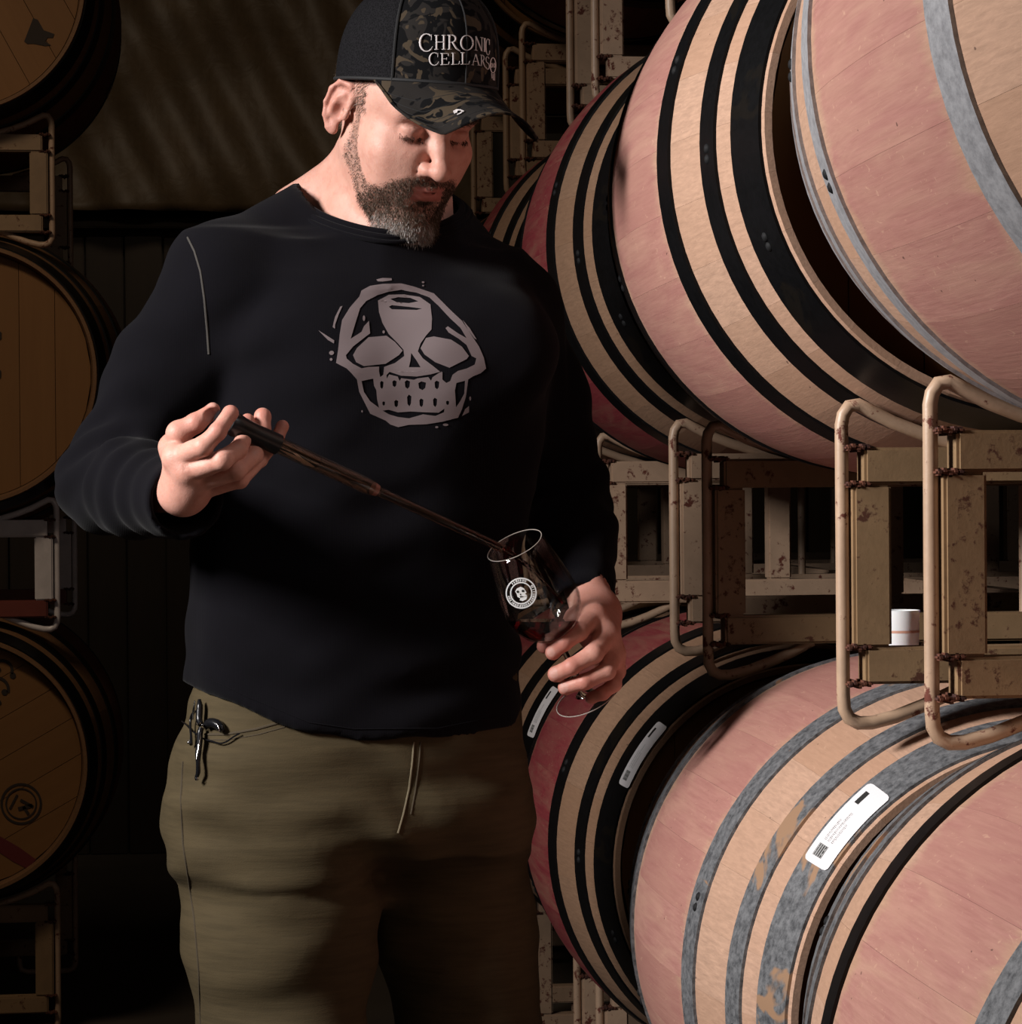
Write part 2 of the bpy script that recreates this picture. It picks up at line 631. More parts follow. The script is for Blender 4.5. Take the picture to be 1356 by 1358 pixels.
# ------------------------------------------------------------------ steel barrel racks
def rack(bar, s, x_in, label, group, paint='paint', floor=False, beam2=None, post_mat=None, dz=0.0):
    """rack under the barrel whose root is bar; s=+1 runs to +X, -1 to -X; x_in = inner end offset"""
    bx_, by_, bz_ = bar.location
    base = Vector((bx_ + x_in, by_, bz_ + dz))
    lo = -base.z + 0.008 if floor else (-0.606 if s > 0 else -0.565)
    t = thing('barrel_rack', label, 'rack', (base.x, base.y, base.z + lo - 0.008), group)
    off = Vector((0, 0, -(lo - 0.008)))
    zt, zb = -0.339, (lo + 0.062 if floor else (-0.545 if s > 0 else -0.518))
    hw = 0.019
    width = 1.10
    for fy in (0.372, -0.372):
        def P(x, z, y=0.0):
            return Vector((s * x, fy + y, z)) + off
        MB().box(P(0.010 + width / 2, zt), (width - 0.02, 0.036, 2 * hw), 0.003).build('top_beam', M[paint], t, angle=30)
        MB().box(P(0.010 + width / 2, zb), (width - 0.02, 0.036, 2 * hw), 0.003).build('bottom_beam', M[beam2 or paint], t, angle=30)
        for px in (0.028, 0.315, width - 0.315, width - 0.028):
            MB().box(P(px, (zt + zb) / 2), (0.040, 0.034, zt - zb - 2 * hw), 0.003).build('post', M[post_mat or paint], t, angle=30)
        for x0, d in ((0.0, 1), (width, -1), (0.43, -1), (width - 0.43, 1)):
            zb2 = lo
            def Q(x, z):
                return P(x0 + d * x, z)
            path = [Q(.140, -.3225), Q(.115, -.3145), Q(.085, -.3055), Q(.055, -.294), Q(.030, -.2815), Q(.018, -.2755), Q(.008, -.277), Q(.002, -.286), Q(0, -.296)]
            path += [Q(0, -.296 + (zb2 + .03 + .296) * k / 6) for k in range(1, 7)]
            path += [Q(.001, zb2 + .016), Q(.006, zb2 + .006), Q(.016, zb2 + .001)]
            if floor:
                path += [Q(.06, zb2), Q(.12, zb2), Q(.135, zb2 + .006), Q(.14, zb2 + .02), Q(.14, zb2 + .045)]
            else:
                path += [Q(.030, zb2 + .001), Q(.055, zb2 + .007), Q(.085, zb2 + .018), Q(.115, zb2 + .031), Q(.14, zb2 + .044)]
            MB().tube(path, 0.0072, 10).build('loop_bar', M['paint_lit' if paint == 'paint' else paint], t, angle=60)
        for zz in (zt + hw, zt - hw, zb + hw, zb - hw):
            w = MB()
            for k in range(5):
                w.box(P(0.004 + 0.005 * k, zz + 0.0015 * math.sin(k * 2.3), 0.0), (0.007, 0.038, 0.006), 0.002)
            w.build('weld', M['weld'], t)
    MB().box(Vector((s * width / 2, 0, zt)) + off, (0.036, 0.708, 0.036), 0.003).build('cross_rail', M[paint], t, angle=30)
    MB().box(Vector((s * width / 2, 0, zb)) + off, (0.036, 0.708, 0.036), 0.003).build('cross_rail', M[beam2 or paint], t, angle=30)
    return t


RG = 'cream steel barrel racks'
XI = -0.185
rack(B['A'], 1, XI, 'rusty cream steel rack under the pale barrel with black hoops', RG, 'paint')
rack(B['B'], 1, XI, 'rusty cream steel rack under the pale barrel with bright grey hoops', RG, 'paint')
rack(B['C'], 1, XI, 'cream steel rack under the red-stained barrel, behind the man\'s forearm', RG, 'paint_lit')
rack(B['D'], 1, XI, 'cream steel rack under the dim barrel beyond the cap brim', RG, 'paint_lit')
rack(B['D2'], 1, XI, 'cream steel rack under the farthest middle barrel behind the man', RG, 'paint_lit')
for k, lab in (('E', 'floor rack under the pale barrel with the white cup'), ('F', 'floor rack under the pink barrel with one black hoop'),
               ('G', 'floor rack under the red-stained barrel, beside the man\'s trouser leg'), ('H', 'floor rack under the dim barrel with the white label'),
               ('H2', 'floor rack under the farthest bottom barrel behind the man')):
    rack(B[k], 1, XI, 'cream steel ' + lab, RG, 'paint_lit', floor=True)
rack(B['I'], 1, XI, 'cream steel rack lying on top of the red-stained barrel with black hoops', RG, 'paint_lit')
rack(B['J'], 1, XI, 'cream steel rack above the cap brim, on the dim red-stained barrel', RG, 'paint_lit')
rack(B['K'], 1, XI, 'cream steel rack behind the cap, lower end seen beside the man\'s cheek', RG, 'paint_lit')
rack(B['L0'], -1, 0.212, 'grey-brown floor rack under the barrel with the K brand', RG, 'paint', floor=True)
rack(B['L1'], -1, 0.190, 'worn red rack with painted white glare between the K-branded and the plain-headed barrel', RG, 'paint_glare', beam2='paint_red')
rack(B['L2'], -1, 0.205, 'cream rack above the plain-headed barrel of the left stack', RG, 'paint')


# ------------------------------------------------------------------ things on the barrels
def hit_barrel(bar, px, py, extra=0.004):
    """pixel -> (t, angle) on the barrel's surface, in the barrel's local frame"""
    c = Vector(bar.location)
    d = (W(px, py, 1.0) - CAM).normalized()
    s = 0.8
    prev = None
    while s < 9:
        p = CAM + d * s - c
        t = -p.y
        if abs(t) < HALF:
            g = math.hypot(p.x, p.z) - (rad(t) + extra)
            if g < 0:
                return t, math.atan2(p.z, p.x)
        s += 0.0004
    return None


def surf(t, a, extra):
    r = rad(t) + extra
    return Vector((r * math.cos(a), r * math.sin(a), t))


M['label'] = plain('label_paper', (0.62, 0.60, 0.62), 0.55)
M['label_ink'] = plain('label_ink', (0.012, 0.012, 0.012), 0.6)
M['label_grey'] = plain('label_grey_ink', (0.25, 0.25, 0.25), 0.6)


def barrel_label(bar, corners, detail=True):
    """corners: four pixels - start/outer, start/inner, end/inner, end/outer"""
    q = [hit_barrel(bar, *c) for c in corners]
    t0 = (q[0][0] + q[3][0]) / 2
    t1 = (q[1][0] + q[2][0]) / 2
    a0 = (q[0][1] + q[1][1]) / 2
    a1 = (q[2][1] + q[3][1]) / 2
    def S(u, v, e):
        return surf(t0 + (t1 - t0) * v, a0 + (a1 - a0) * u, e)
    n, m = 16, 4
    mb = MB()
    vs, fs = [], []
    def rnd_v(u, v):       # rounded corners
        cu = 0.05
        e = min(u, 1 - u)
        if e < cu:
            k = 0.16 * (1 - math.sqrt(max(0, 1 - ((cu - e) / cu) ** 2)))
            v = 0.5 + (v - 0.5) * (1 - 2 * k)
        return v
    for j in range(m + 1):
        for i in range(n + 1):
            u = 0.5 - 0.5 * math.cos(PI * i / n)
            vs.append(S(u, rnd_v(u, j / m), 0.0042))
    for j in range(m):
        for i in range(n):
            fs.append([j * (n + 1) + i, j * (n + 1) + i + 1, (j + 1) * (n + 1) + i + 1, (j + 1) * (n + 1) + i])
    mb.add(vs, fs)
    lab = mb.build('label', M['label'], bar)
    lab['label'] = 'white paper label'
    def patch(u0, u1, v0, v1, mat, k=4, mb=None):
        own = mb is None
        mb = mb or MB()
        vs = [S(u0 + (u1 - u0) * i / k, v, 0.0047) for v in (v0, v1) for i in range(k + 1)]
        mb.add(vs, [[i, i + 1, k + 2 + i, k + 1 + i] for i in range(k)])
        if own:
            mb.build('print', mat, lab)
        return mb
    patch(0.74, 0.90, 0.20, 0.36, M['label_ink'])
    patch(0.08, 0.22, 0.22, 0.58, M['label_grey'], 3)
    g = MB()
    for k in range(4):
        patch(0.085, 0.215, 0.27 + 0.08 * k, 0.30 + 0.085 * k, None, 2, g)
    g.build('print', M['label_ink'], lab)
    g = MB()
    rr = random.Random(5)
    for v, u1 in ((0.26, 0.52), (0.41, 0.64), (0.56, 0.50)):
        u = 0.27
        while u < u1:
            w = rr.uniform(0.006, 0.012)
            h = rr.uniform(0.05, 0.085)
            patch(u, u + w * 0.6, v, v + h, None, 1, g)
            if rr.random() < 0.5:
                patch(u, u + w, v, v + 0.02, None, 1, g)
            u += w + 0.006
    g.build('print', M['label_grey'], lab)


barrel_label(B['E'], [(1066, 1136), (1096, 1158), (1185, 1056), (1153, 1040)])
barrel_label(B['G'], [(821, 1038), (840, 1050), (893, 968), (872, 958)])
barrel_label(B['H'], [(699, 974), (711, 981), (745, 920), (735, 908)])

# white cup standing on the barrel under the rack
ce = B['E'].location
cp = W(1187, 868, ce.y)
zc = ce.z + math.sqrt((R_BELLY) ** 2 - (cp.x - ce.x) ** 2)
zc = ce.z + math.sqrt(R_BELLY ** 2 - (cp.x + 0.006 - ce.x) ** 2)
M['cup'] = plain('white_plastic', (0.80, 0.80, 0.80), 0.35, Subsurface_Weight=0.1)
M['cup_stain'] = plain('wine_tide_line', (0.55, 0.30, 0.22), 0.5)
cup = thing('plastic_cup', 'small white plastic cup standing on the pale barrel under the rack', 'cup', (cp.x + 0.006, ce.y, zc))
MB().lathe([(0.0001, 0.003), (0.021, 0.003), (0.0225, 0.006), (0.0245, 0.055), (0.0232, 0.055), (0.0212, 0.008), (0.0001, 0.007)], 32).build('cup_wall', M['cup'], cup)
MB().lathe([(0.0001, -0.004), (0.026, -0.004), (0.0265, 0.0), (0.026, 0.003), (0.0001, 0.003)], 32).build('cup_foot', M['cup'], cup)
MB().lathe([(0.02372, 0.0285), (0.02385, 0.030), (0.0239, 0.0315)], 32).build('tide_line', M['cup_stain'], cup)


# marks on the heads of the left stack
def head_mark(bar, polys, mat, name='brand_mark', depth=0.0016):
    y = bar.location.y - HALF + HREC - 0.009 - depth
    mb = MB()
    for poly in polys:
        pts = [W(px, py, y) for px, py in poly]
        loc = [Vector((p.x - bar.location.x, p.z - bar.location.z, bar.location.y - y)) for p in pts]
        mb.add(loc, [list(range(len(loc)))])
    return mb.build(name, mat, bar, smooth=False)


def ring_polys(cx, cy, r0, r1, a0=0, a1=2 * PI, n=36):
    out = []
    for k in range(n):
        b0, b1 = a0 + (a1 - a0) * k / n, a0 + (a1 - a0) * (k + 1) / n
        out.append([(cx + r * math.cos(b), cy + r * math.sin(b)) for r, b in ((r0, b0), (r1, b0), (r1, b1), (r0, b1))])
    return out


def stroke(a, b, w):
    dx, dy = b[0] - a[0], b[1] - a[1]
    L = math.hypot(dx, dy)
    nx_, ny_ = -dy / L * w / 2, dx / L * w / 2
    return [(a[0] + nx_, a[1] + ny_), (b[0] + nx_, b[1] + ny_), (b[0] - nx_, b[1] - ny_), (a[0] - nx_, a[1] - ny_)]


head_mark(B['L0'], ring_polys(28, 1066, 24.6, 27.6) + ring_polys(28, 1066, 19, 21), M['brand'])
head_mark(B['L0'], [stroke((24, 1073), (43, 1068), 5), stroke((27, 1061), (44, 1070), 4), stroke((31, 1070), (38, 1080), 4), stroke((13, 1073), (23, 1054), 3)], M['brand'])
head_mark(B['L0'], ring_polys(3, 889, 11, 15, -2.0, 0.35, 12) + ring_polys(17, 896, 0.1, 4.2, n=10) + ring_polys(-4, 914, 13, 17, -1.7, 0.3, 12) + ring_polys(6, 918, 0.1, 4.2, n=10)
          + ring_polys(-2, 888, 0.1, 3.5, n=8) + ring_polys(-2, 932, 0.1, 4, n=8), M['brand'], 'stencil_letter')
M['wine_streak'] = plain('wine_streak', (0.10, 0.008, 0.008), 0.6)
head_mark(B['L0'], [[(-10, 1103), (0, 1109), (26, 1124), (48, 1140), (36, 1152), (18, 1143), (0, 1131), (-10, 1126)]], M['wine_streak'], 'wine_streak', 0.0013)
head_mark(B['L2'], [[(32, 55), (44, 24), (50, 26), (58, 40), (72, 45), (70, 50), (63, 50), (60, 55), (68, 60), (60, 61), (45, 58), (36, 58)]], M['brand'], 'burn_mark')
head_mark(B['L1'], [[(-2, 438), (2, 441), (2, 449), (-2, 452)], [(-2, 488), (1.5, 492), (1.5, 500), (-2, 504)]], M['brand'])
# pale tag on the belly of the top barrel
q = hit_barrel(B['L2'], 146, 121, 0.004)
mb = MB()
mb.add([surf(q[0] + a, q[1] + b, 0.005) for a, b in ((-.03, -.045), (.03, -.045), (.03, .045), (-.03, .045))], [[0, 1, 2, 3]])
mb.build('tag', M['label'], B['L2'])


# ------------------------------------------------------------------ distance-field modelling
class Field:
    def __init__(self, lo, hi, h):
        self.lo = np.array(lo, float)
        self.h = h
        self.n = np.ceil((np.array(hi, float) - self.lo) / h).astype(int) + 1
        self.v = np.full(self.n, 1.0, np.float32)
        self.ax = [self.lo[i] + h * np.arange(self.n[i]) for i in range(3)]

    def _sub(self, lo, hi, pad):
        sl = []
        for i in range(3):
            a = int(max(0, math.floor((lo[i] - pad - self.lo[i]) / self.h)))
            b = int(min(self.n[i], math.ceil((hi[i] + pad - self.lo[i]) / self.h) + 1))
            if b <= a:
                return None, None
            sl.append(slice(a, b))
        g = np.meshgrid(*[self.ax[i][sl[i]] for i in range(3)], indexing='ij')
        return tuple(sl), g

    def add(self, prim, k=0.01):
        fn, lo, hi = prim
        sl, g = self._sub(lo, hi, k + 2.5 * self.h)
        if sl is None:
            return self
        d = fn(*g)
        v = self.v[sl]
        t = np.clip(0.5 + 0.5 * (v - d) / k, 0, 1)
        self.v[sl] = v * (1 - t) + d * t - k * t * (1 - t)
        return self

    def cut(self, prim, k=0.005):
        fn, lo, hi = prim
        sl, g = self._sub(lo, hi, k + 2.5 * self.h)
        if sl is None:
            return self
        d = -fn(*g)
        v = self.v[sl]
        t = np.clip(0.5 - 0.5 * (v - d) / k, 0, 1)
        self.v[sl] = v * (1 - t) + d * t + k * t * (1 - t)
        return self

    def warp(self, fn, lo, hi):
        sl, g = self._sub(lo, hi, 0)
        if sl is not None:
            self.v[sl] += fn(*g)
        return self

    def mesh(self):
        """surface nets"""
        v, h = self.v, self.h
        ins = v < 0
        nx, ny, nz = v.shape
        cnt = np.zeros((nx - 1, ny - 1, nz - 1), np.int8)
        for dx in (0, 1):
            for dy in (0, 1):
                for dz in (0, 1):
                    cnt += ins[dx:nx - 1 + dx, dy:ny - 1 + dy, dz:nz - 1 + dz]
        act = (cnt > 0) & (cnt < 8)
        idx = np.full(act.shape, -1, np.int64)
        cells = np.argwhere(act)
        idx[act] = np.arange(len(cells))
        pos = np.zeros((len(cells), 3))
        num = np.zeros(len(cells))
        cor = [(a, b, c) for a in (0, 1) for b in (0, 1) for c in (0, 1)]
        vals = {c: v[cells[:, 0] + c[0], cells[:, 1] + c[1], cells[:, 2] + c[2]].astype(float) for c in cor}
        for c in cor:
            for ax in range(3):
                if c[ax]:
                    continue
                d = list(c)
                d[ax] = 1
                a, b = vals[c], vals[tuple(d)]
                m = (a < 0) != (b < 0)
                t = np.where(m, a / np.where(m, a - b, 1), 0)
                p = np.tile(np.array(c, float), (len(cells), 1))
                p[:, ax] += t
                pos[m] += p[m]
                num[m] += 1
        pos = self.lo + h * (cells + pos / num[:, None])
        faces = []
        for ax in range(3):
            a = [slice(None)] * 3
            b = [slice(None)] * 3
            a[ax] = slice(0, -1)
            b[ax] = slice(1, None)
            s0, s1 = ins[tuple(a)], ins[tuple(b)]
            e = np.argwhere(s0 != s1)
            o1, o2 = [q for q in range(3) if q != ax]
            e = e[(e[:, o1] > 0) & (e[:, o2] > 0) & (e[:, o1] < v.shape[o1] - 1) & (e[:, o2] < v.shape[o2] - 1)]
            q = []
            for d1, d2 in ((-1, -1), (0, -1), (0, 0), (-1, 0)):
                c = e.copy()
                c[:, o1] += d1
                c[:, o2] += d2
                q.append(idx[c[:, 0], c[:, 1], c[:, 2]])
            q = np.stack(q, 1)
            flip = s0[e[:, 0], e[:, 1], e[:, 2]]
            if ax == 1:
                flip = ~flip
            q[~flip] = q[~flip][:, ::-1]
            faces.append(q)
        f = np.concatenate(faces)
        return pos, f[(f >= 0).all(1)]


def _bb(*ps, r=0.0):
    p = np.array([tuple(q) for q in ps], float)
    return p.min(0) - r, p.max(0) + r


def cone(a, b, ra, rb=None):
    rb = ra if rb is None else rb
    a, b = np.array(tuple(a), float), np.array(tuple(b), float)
    ab = b - a
    L2 = max(float(ab @ ab), 1e-12)
    def fn(X, Y, Z):
        t = np.clip(((X - a[0]) * ab[0] + (Y - a[1]) * ab[1] + (Z - a[2]) * ab[2]) / L2, 0, 1)
        return np.sqrt((X - a[0] - ab[0] * t) ** 2 + (Y - a[1] - ab[1] * t) ** 2 + (Z - a[2] - ab[2] * t) ** 2) - (ra + (rb - ra) * t)
    return (fn, *_bb(a, b, r=max(ra, rb)))


def ell(c, r, R=None):
    c, r = np.array(tuple(c), float), np.array(r, float)
    R = np.eye(3) if R is None else np.array(R, float)
    def fn(X, Y, Z):
        x, y, z = X - c[0], Y - c[1], Z - c[2]
        q = [(R[i, 0] * x + R[i, 1] * y + R[i, 2] * z) for i in range(3)]
        k0 = np.sqrt(sum((q[i] / r[i]) ** 2 for i in range(3)))
        k1 = np.sqrt(sum((q[i] / r[i] ** 2) ** 2 for i in range(3))) + 1e-9
        return k0 * (k0 - 1) / k1
    m = max(r)
    return (fn, c - m, c + m)


def loft(rows, ang, ex=2.3):
    """rows: (z, cx, cy, a, b); ellipse-like sections turned by ang about z"""
    rows = sorted(rows)
    zz = [q[0] for q in rows]
    ca, sa = math.cos(ang), math.sin(ang)
    def fn(X, Y, Z):
        z1 = Z[0, 0, :] if Z.ndim == 3 else Z
        P = [np.interp(z1, zz, [q[i] for q in rows]) for i in range(1, 5)]
        x, y = X - P[0], Y - P[1]
        l, f = x * ca + y * sa, -x * sa + y * ca
        k = (np.abs(l / P[2]) ** ex + np.abs(f / P[3]) ** ex) ** (1 / ex)
        d = (k - 1) * np.minimum(P[2], P[3]) * 0.95
        dz = np.maximum(zz[0] - Z, Z - zz[-1])
        return np.maximum(d, dz)
    m = max(max(q[3], q[4]) for q in rows)
    xs, ys = [q[1] for q in rows], [q[2] for q in rows]
    return (fn, np.array([min(xs) - m, min(ys) - m, zz[0]]), np.array([max(xs) + m, max(ys) + m, zz[-1]]))


def waves(seed, n, freq, stretch=(1, 1, 1)):
    r = np.random.default_rng(seed)
    ks = r.normal(size=(n, 3))
    ks /= np.linalg.norm(ks, axis=1)[:, None]
    ks *= freq * r.uniform(0.6, 1.5, size=(n, 1)) * np.array(stretch)
    ph = r.uniform(0, 2 * PI, n)
    def fn(X, Y, Z):
        return sum(np.sin(ks[i, 0] * X + ks[i, 1] * Y + ks[i, 2] * Z + ph[i]) for i in range(n)) / math.sqrt(n)
    return fn


def np_mesh(name, V, F, mat, smooth=True):
    me = bpy.data.meshes.new(name)
    me.vertices.add(len(V))
    me.vertices.foreach_set('co', np.asarray(V, np.float32).ravel())
    me.loops.add(F.size)
    me.loops.foreach_set('vertex_index', F.ravel().astype(np.int32))
    me.polygons.add(len(F))
    w = F.shape[1]
    me.polygons.foreach_set('loop_start', np.arange(0, F.size, w, dtype=np.int32))
    me.polygons.foreach_set('loop_total', np.full(len(F), w, np.int32))
    me.update(calc_edges=True)
    me.validate()
    me.materials.append(mat)
    if smooth:
        me.shade_smooth()
    return me


def set_attr(me, name, vals):
    a = me.attributes.new(name, 'FLOAT', 'POINT')
    a.data.foreach_set('value', np.asarray(vals, np.float32))


def relax(V, F, it=2, lam=0.5):
    n = len(V)
    for _ in range(it):
        acc = np.zeros_like(V)
        c = np.zeros(n)
        w = F.shape[1]
        for i in range(w):
            j = (i + 1) % w
            np.add.at(acc, F[:, i], V[F[:, j]])
            np.add.at(acc, F[:, j], V[F[:, i]])
            np.add.at(c, F[:, i], 1)
            np.add.at(c, F[:, j], 1)
        V = V + lam * (acc / np.maximum(c, 1)[:, None] - V)
    return V


# ------------------------------------------------------------------ the man: landmarks
ANG = math.radians(14)           # chest turned towards the glass
E_L = Vector((math.cos(ANG), math.sin(ANG), 0))
E_F = Vector((math.sin(ANG), -math.cos(ANG), 0))
YB = 3.22


def zrow(py, y=YB, px=480):
    return W(px, py, y).z


def row(py, pxl, pxr, b, y=YB):
    """torso section from silhouette pixels left and right"""
    a_, b_ = W(pxl, py, y), W(pxr, py, y)
    hw = (b_.x - a_.x) / 2
    a = math.sqrt(max(hw * hw - (b * math.sin(ANG)) ** 2, 1e-4)) / math.cos(ANG)
    return ((a_.z + b_.z) / 2, (a_.x + b_.x) / 2, y, a, b)


TORSO = [row(330, 300, 690, 0.085), row(375, 285, 715, 0.112), row(430, 278, 728, 0.128), row(500, 272, 730, 0.136), row(580, 266, 722, 0.136),
         row(660, 260, 706, 0.131), row(740, 255, 694, 0.129), row(820, 251, 690, 0.131), row(900, 250, 690, 0.135), row(1000, 246, 694, 0.137)]
SH_R, EL_R, CU_R, WR_R = W(292, 376, 3.17), W(139, 640, 3.17), W(247, 663, 2.955), W(249, 652, 2.935)
SH_L, EL_L, CU_L, WR_L = W(676, 424, 3.29), W(752, 655, 3.35), W(774, 806, 3.19), W(783, 812, 3.165)
NECK0 = W(492, 285, 3.235)
HIP_R, HIP_L = W(362, 1075, 3.20), W(585, 1075, 3.30)
KN_R, KN_L = W(378, 1400, 3.18), W(628, 1400, 3.31)
AN_R = Vector((KN_R.x + 0.005, 3.26, 0.10))
AN_L = Vector((KN_L.x + 0.02, 3.38, 0.10))

# head frame: x = his left, y = where the face points, z = crown
HAZ, HPI = math.radians(27), math.radians(30)
H_Y = Vector((math.sin(HAZ) * math.cos(HPI), -math.cos(HAZ) * math.cos(HPI), -math.sin(HPI)))
H_X = Vector((math.cos(HAZ), math.sin(HAZ), 0))
H_Z = H_Y.cross(H_X)      # x points to his left, so this frame is mirrored: faces get flipped
H_O = W(461, 149, 3.117) + H_X * 0.075
HM = Matrix(((H_X.x, H_Y.x, H_Z.x, H_O.x), (H_X.y, H_Y.y, H_Z.y, H_O.y), (H_X.z, H_Y.z, H_Z.z, H_O.z), (0, 0, 0, 1)))
HMI = HM.inverted()
HM_np = np.array(HM)


# ------------------------------------------------------------------ clothing
def fabric(name, col, col2, rough=0.85, weave=900, sheen=0.0, bump=0.25):
    t = NT(name)
    v = t.coords('Object')
    n = t.noise(v, 9, 5, 0.6)
    t.base(t.mix(n, col, col2))
    w = t.n('ShaderNodeTexWave', wave_type='BANDS', bands_direction='X')
    w.inputs['Scale'].default_value = weave / 6.0
    w.inputs['Distortion'].default_value = 1.5
    t.l(v, w.inputs['Vector'])
    mx = t.math('ADD', t.math('MULTIPLY', w.outputs['Fac'], 0.5), t.math('MULTIPLY', t.noise(v, weave, 2), 0.5))
    t.bump(mx, bump, 0.0006)
    return t.set(Roughness=rough, Sheen_Weight=sheen, Specular_IOR_Level=0.08)


M['shirt'] = fabric('black_knit', (0.0030, 0.0027, 0.0040), (0.0050, 0.0045, 0.0066), 0.95, 900, 0.03)
M['stitch'] = plain('sleeve_stitching', (0.05, 0.045, 0.04), 0.9)


def trouser_mat():
    t = NT('olive_canvas')
    v = t.coords('Object', (1, 1, 1))
    n = t.noise(v, 6, 5, 0.6)
    h = t.noise(t.coords('Object', (14, 14, 150)), 1.0, 4, 0.6)
    c = t.mix(n, (0.058, 0.043, 0.022), (0.088, 0.066, 0.035))
    c = t.mix(t.ramp(h, [(0.35, (0.35, 0.35, 0.35)), (0.6, (0, 0, 0))]), c, (0.034, 0.026, 0.014))
    t.base(c)
    t.bump(t.math('ADD', h, t.math('MULTIPLY', t.noise(v, 700, 2), 0.4)), 0.35, 0.0015)
    return t.set(Roughness=0.85, Specular_IOR_Level=0.15)


M['trousers'] = trouser_mat()
M['seam'] = plain('trouser_seam', (0.055, 0.040, 0.022), 0.9)
M['seam_light'] = plain('trouser_piping', (0.16, 0.13, 0.08), 0.8)


def build_shirt():
    lo = (-0.25, 2.85, 0.86)
    hi = (0.62, 3.50, 1.62)
    F = Field(lo, hi, 0.005)
    F.add(loft(TORSO, ANG, 2.4), 0.001)
    for s, e, r in ((SH_R, NECK0, 1), (SH_L, NECK0, 0)):
        m = s.lerp(e, 0.55) + Vector((0, 0.025, 0.006 if r else 0.010))
        F.add(cone(s + Vector((0, 0, 0.012)), m, 0.055, 0.060), 0.05)
        F.add(cone(m, NECK0 + Vector((0, 0.03, -0.015)), 0.060, 0.065), 0.04)
    # chest muscles and shoulder blades
    for sg in (-1, 1):
        c = Vector((W(505 + 95 * sg, 470, YB).x, YB, zrow(470))) + E_F * 0.085 + E_L * 0.0
        F.add(ell(c, (0.10, 0.05, 0.075)), 0.05)
    # arms
    for sh, el, cu, r0, r1, r2, k in ((SH_R, EL_R, CU_R, .066, .054, .047, .035), (SH_L, EL_L, CU_L, .064, .052, .041, .03)):
        mid = sh.lerp(el, 0.45)
        F.add(cone(sh, mid, r0, 0.063), k)
        F.add(cone(mid, el, 0.063, r1), 0.03)
        f1 = el.lerp(cu, 0.4)
        F.add(cone(el, f1, r1, r1 * 1.02), 0.03)
        F.add(cone(f1, cu, r1 * 1.02, r2), 0.02)
    # folds: compression folds round elbows, drag folds over belly, soft noise elsewhere
    w1, w2, w3 = waves(3, 7, 36), waves(5, 8, 75, (1, 1, 1.6)), waves(9, 6, 18)
    F.warp(lambda X, Y, Z: 0.0016 * w1(X, Y, Z) + 0.0006 * w2(X, Y, Z), lo, hi)
    def folds(c, ax, amp, freq, rad_, seed):
        c, ax = np.array(tuple(c)), np.array(tuple(ax.normalized()))
        wv = waves(seed, 5, 26)
        def fn(X, Y, Z):
            x, y, z = X - c[0], Y - c[1], Z - c[2]
            s = x * ax[0] + y * ax[1] + z * ax[2]
            d2 = x * x + y * y + z * z
            g = np.exp(-d2 / (rad_ * rad_))
            return amp * g * np.sin(freq * s + 1.6 * wv(X, Y, Z)) * (0.6 + 0.4 * wv(Y, Z, X))
        F.warp(fn, c - 2 * rad_, c + 2 * rad_)
    ua = EL_R - SH_R
    fa = CU_R - EL_R
    folds(EL_R + Vector((0.03, -0.03, 0.02)), (ua.normalized() + fa.normalized()), 0.0070, 150, 0.085, 21)
    folds(EL_R.lerp(CU_R, 0.55), fa, 0.0060, 160, 0.075, 22)
    folds(SH_R.lerp(EL_R, 0.45), ua, 0.0055, 95, 0.09, 23)
    folds(SH_R + Vector((0.06, -0.04, -0.09)), Vector((0.6, 0, -0.8)), 0.0065, 75, 0.085, 24)
    folds(EL_L, EL_L - SH_L, 0.0065, 130, 0.10, 25)
    folds(EL_L.lerp(CU_L, 0.6), CU_L - EL_L, 0.0035, 150, 0.07, 26)
    bc = Vector((W(360, 830, YB).x, YB - 0.12, zrow(830)))
    folds(bc, Vector((0.25, 0, 1)), 0.0060, 85, 0.16, 27)
    bc = Vector((W(600, 850, YB).x, YB - 0.12, zrow(850)))
    folds(bc, Vector((-0.3, 0, 1)), 0.0055, 80, 0.16, 28)
    # hem: sloping, higher at his right side
    pa, pb, pc = W(252, 905, 3.2), W(470, 980, 3.09), W(690, 955, 3.28)
    zs = [(pa.x, pa.z), (W(330, 940, 3.12).x, W(330, 940, 3.12).z), (W(410, 972, 3.09).x, W(410, 972, 3.09).z), (pb.x, pb.z), (W(580, 980, 3.1).x, W(580, 980, 3.1).z), (pc.x, pc.z)]
    X, Y, Z = np.meshgrid(*F.ax, indexing='ij')
    hz = np.interp(X, [q[0] for q in zs], [q[1] for q in zs]) + 0.002 * np.sin(X * 60)
    F.v = np.maximum(F.v, (hz - Z).astype(np.float32) * 0.9)
    # sleeve ends
    for el, cu, sgn in ((EL_R, CU_R, 1), (EL_L, CU_L, 1)):
        ax = np.array(tuple((cu - el).normalized()))
        c = np.array(tuple(cu))
        near = (X - c[0]) ** 2 + (Y - c[1]) ** 2 + (Z - c[2]) ** 2 < 0.085 ** 2
        pl = (X - c[0]) * ax[0] + (Y - c[1]) * ax[1] + (Z - c[2]) * ax[2]
        F.v = np.where(near & (pl > -0.03), np.maximum(F.v, pl), F.v).astype(np.float32)
        back = el.lerp(cu, 0.62)
        F.cut(cone(back, cu + (cu - el).normalized() * 0.05, 0.035, 0.0405 if cu is CU_R else 0.036), 0.004)
    del X, Y, Z
    # neck opening
    F.add(_mound, 0.02)
    F.cut(_hole, 0.003)
    V, Fc = F.mesh()
    V = relax(V, Fc, 2, 0.4)
    return V, Fc


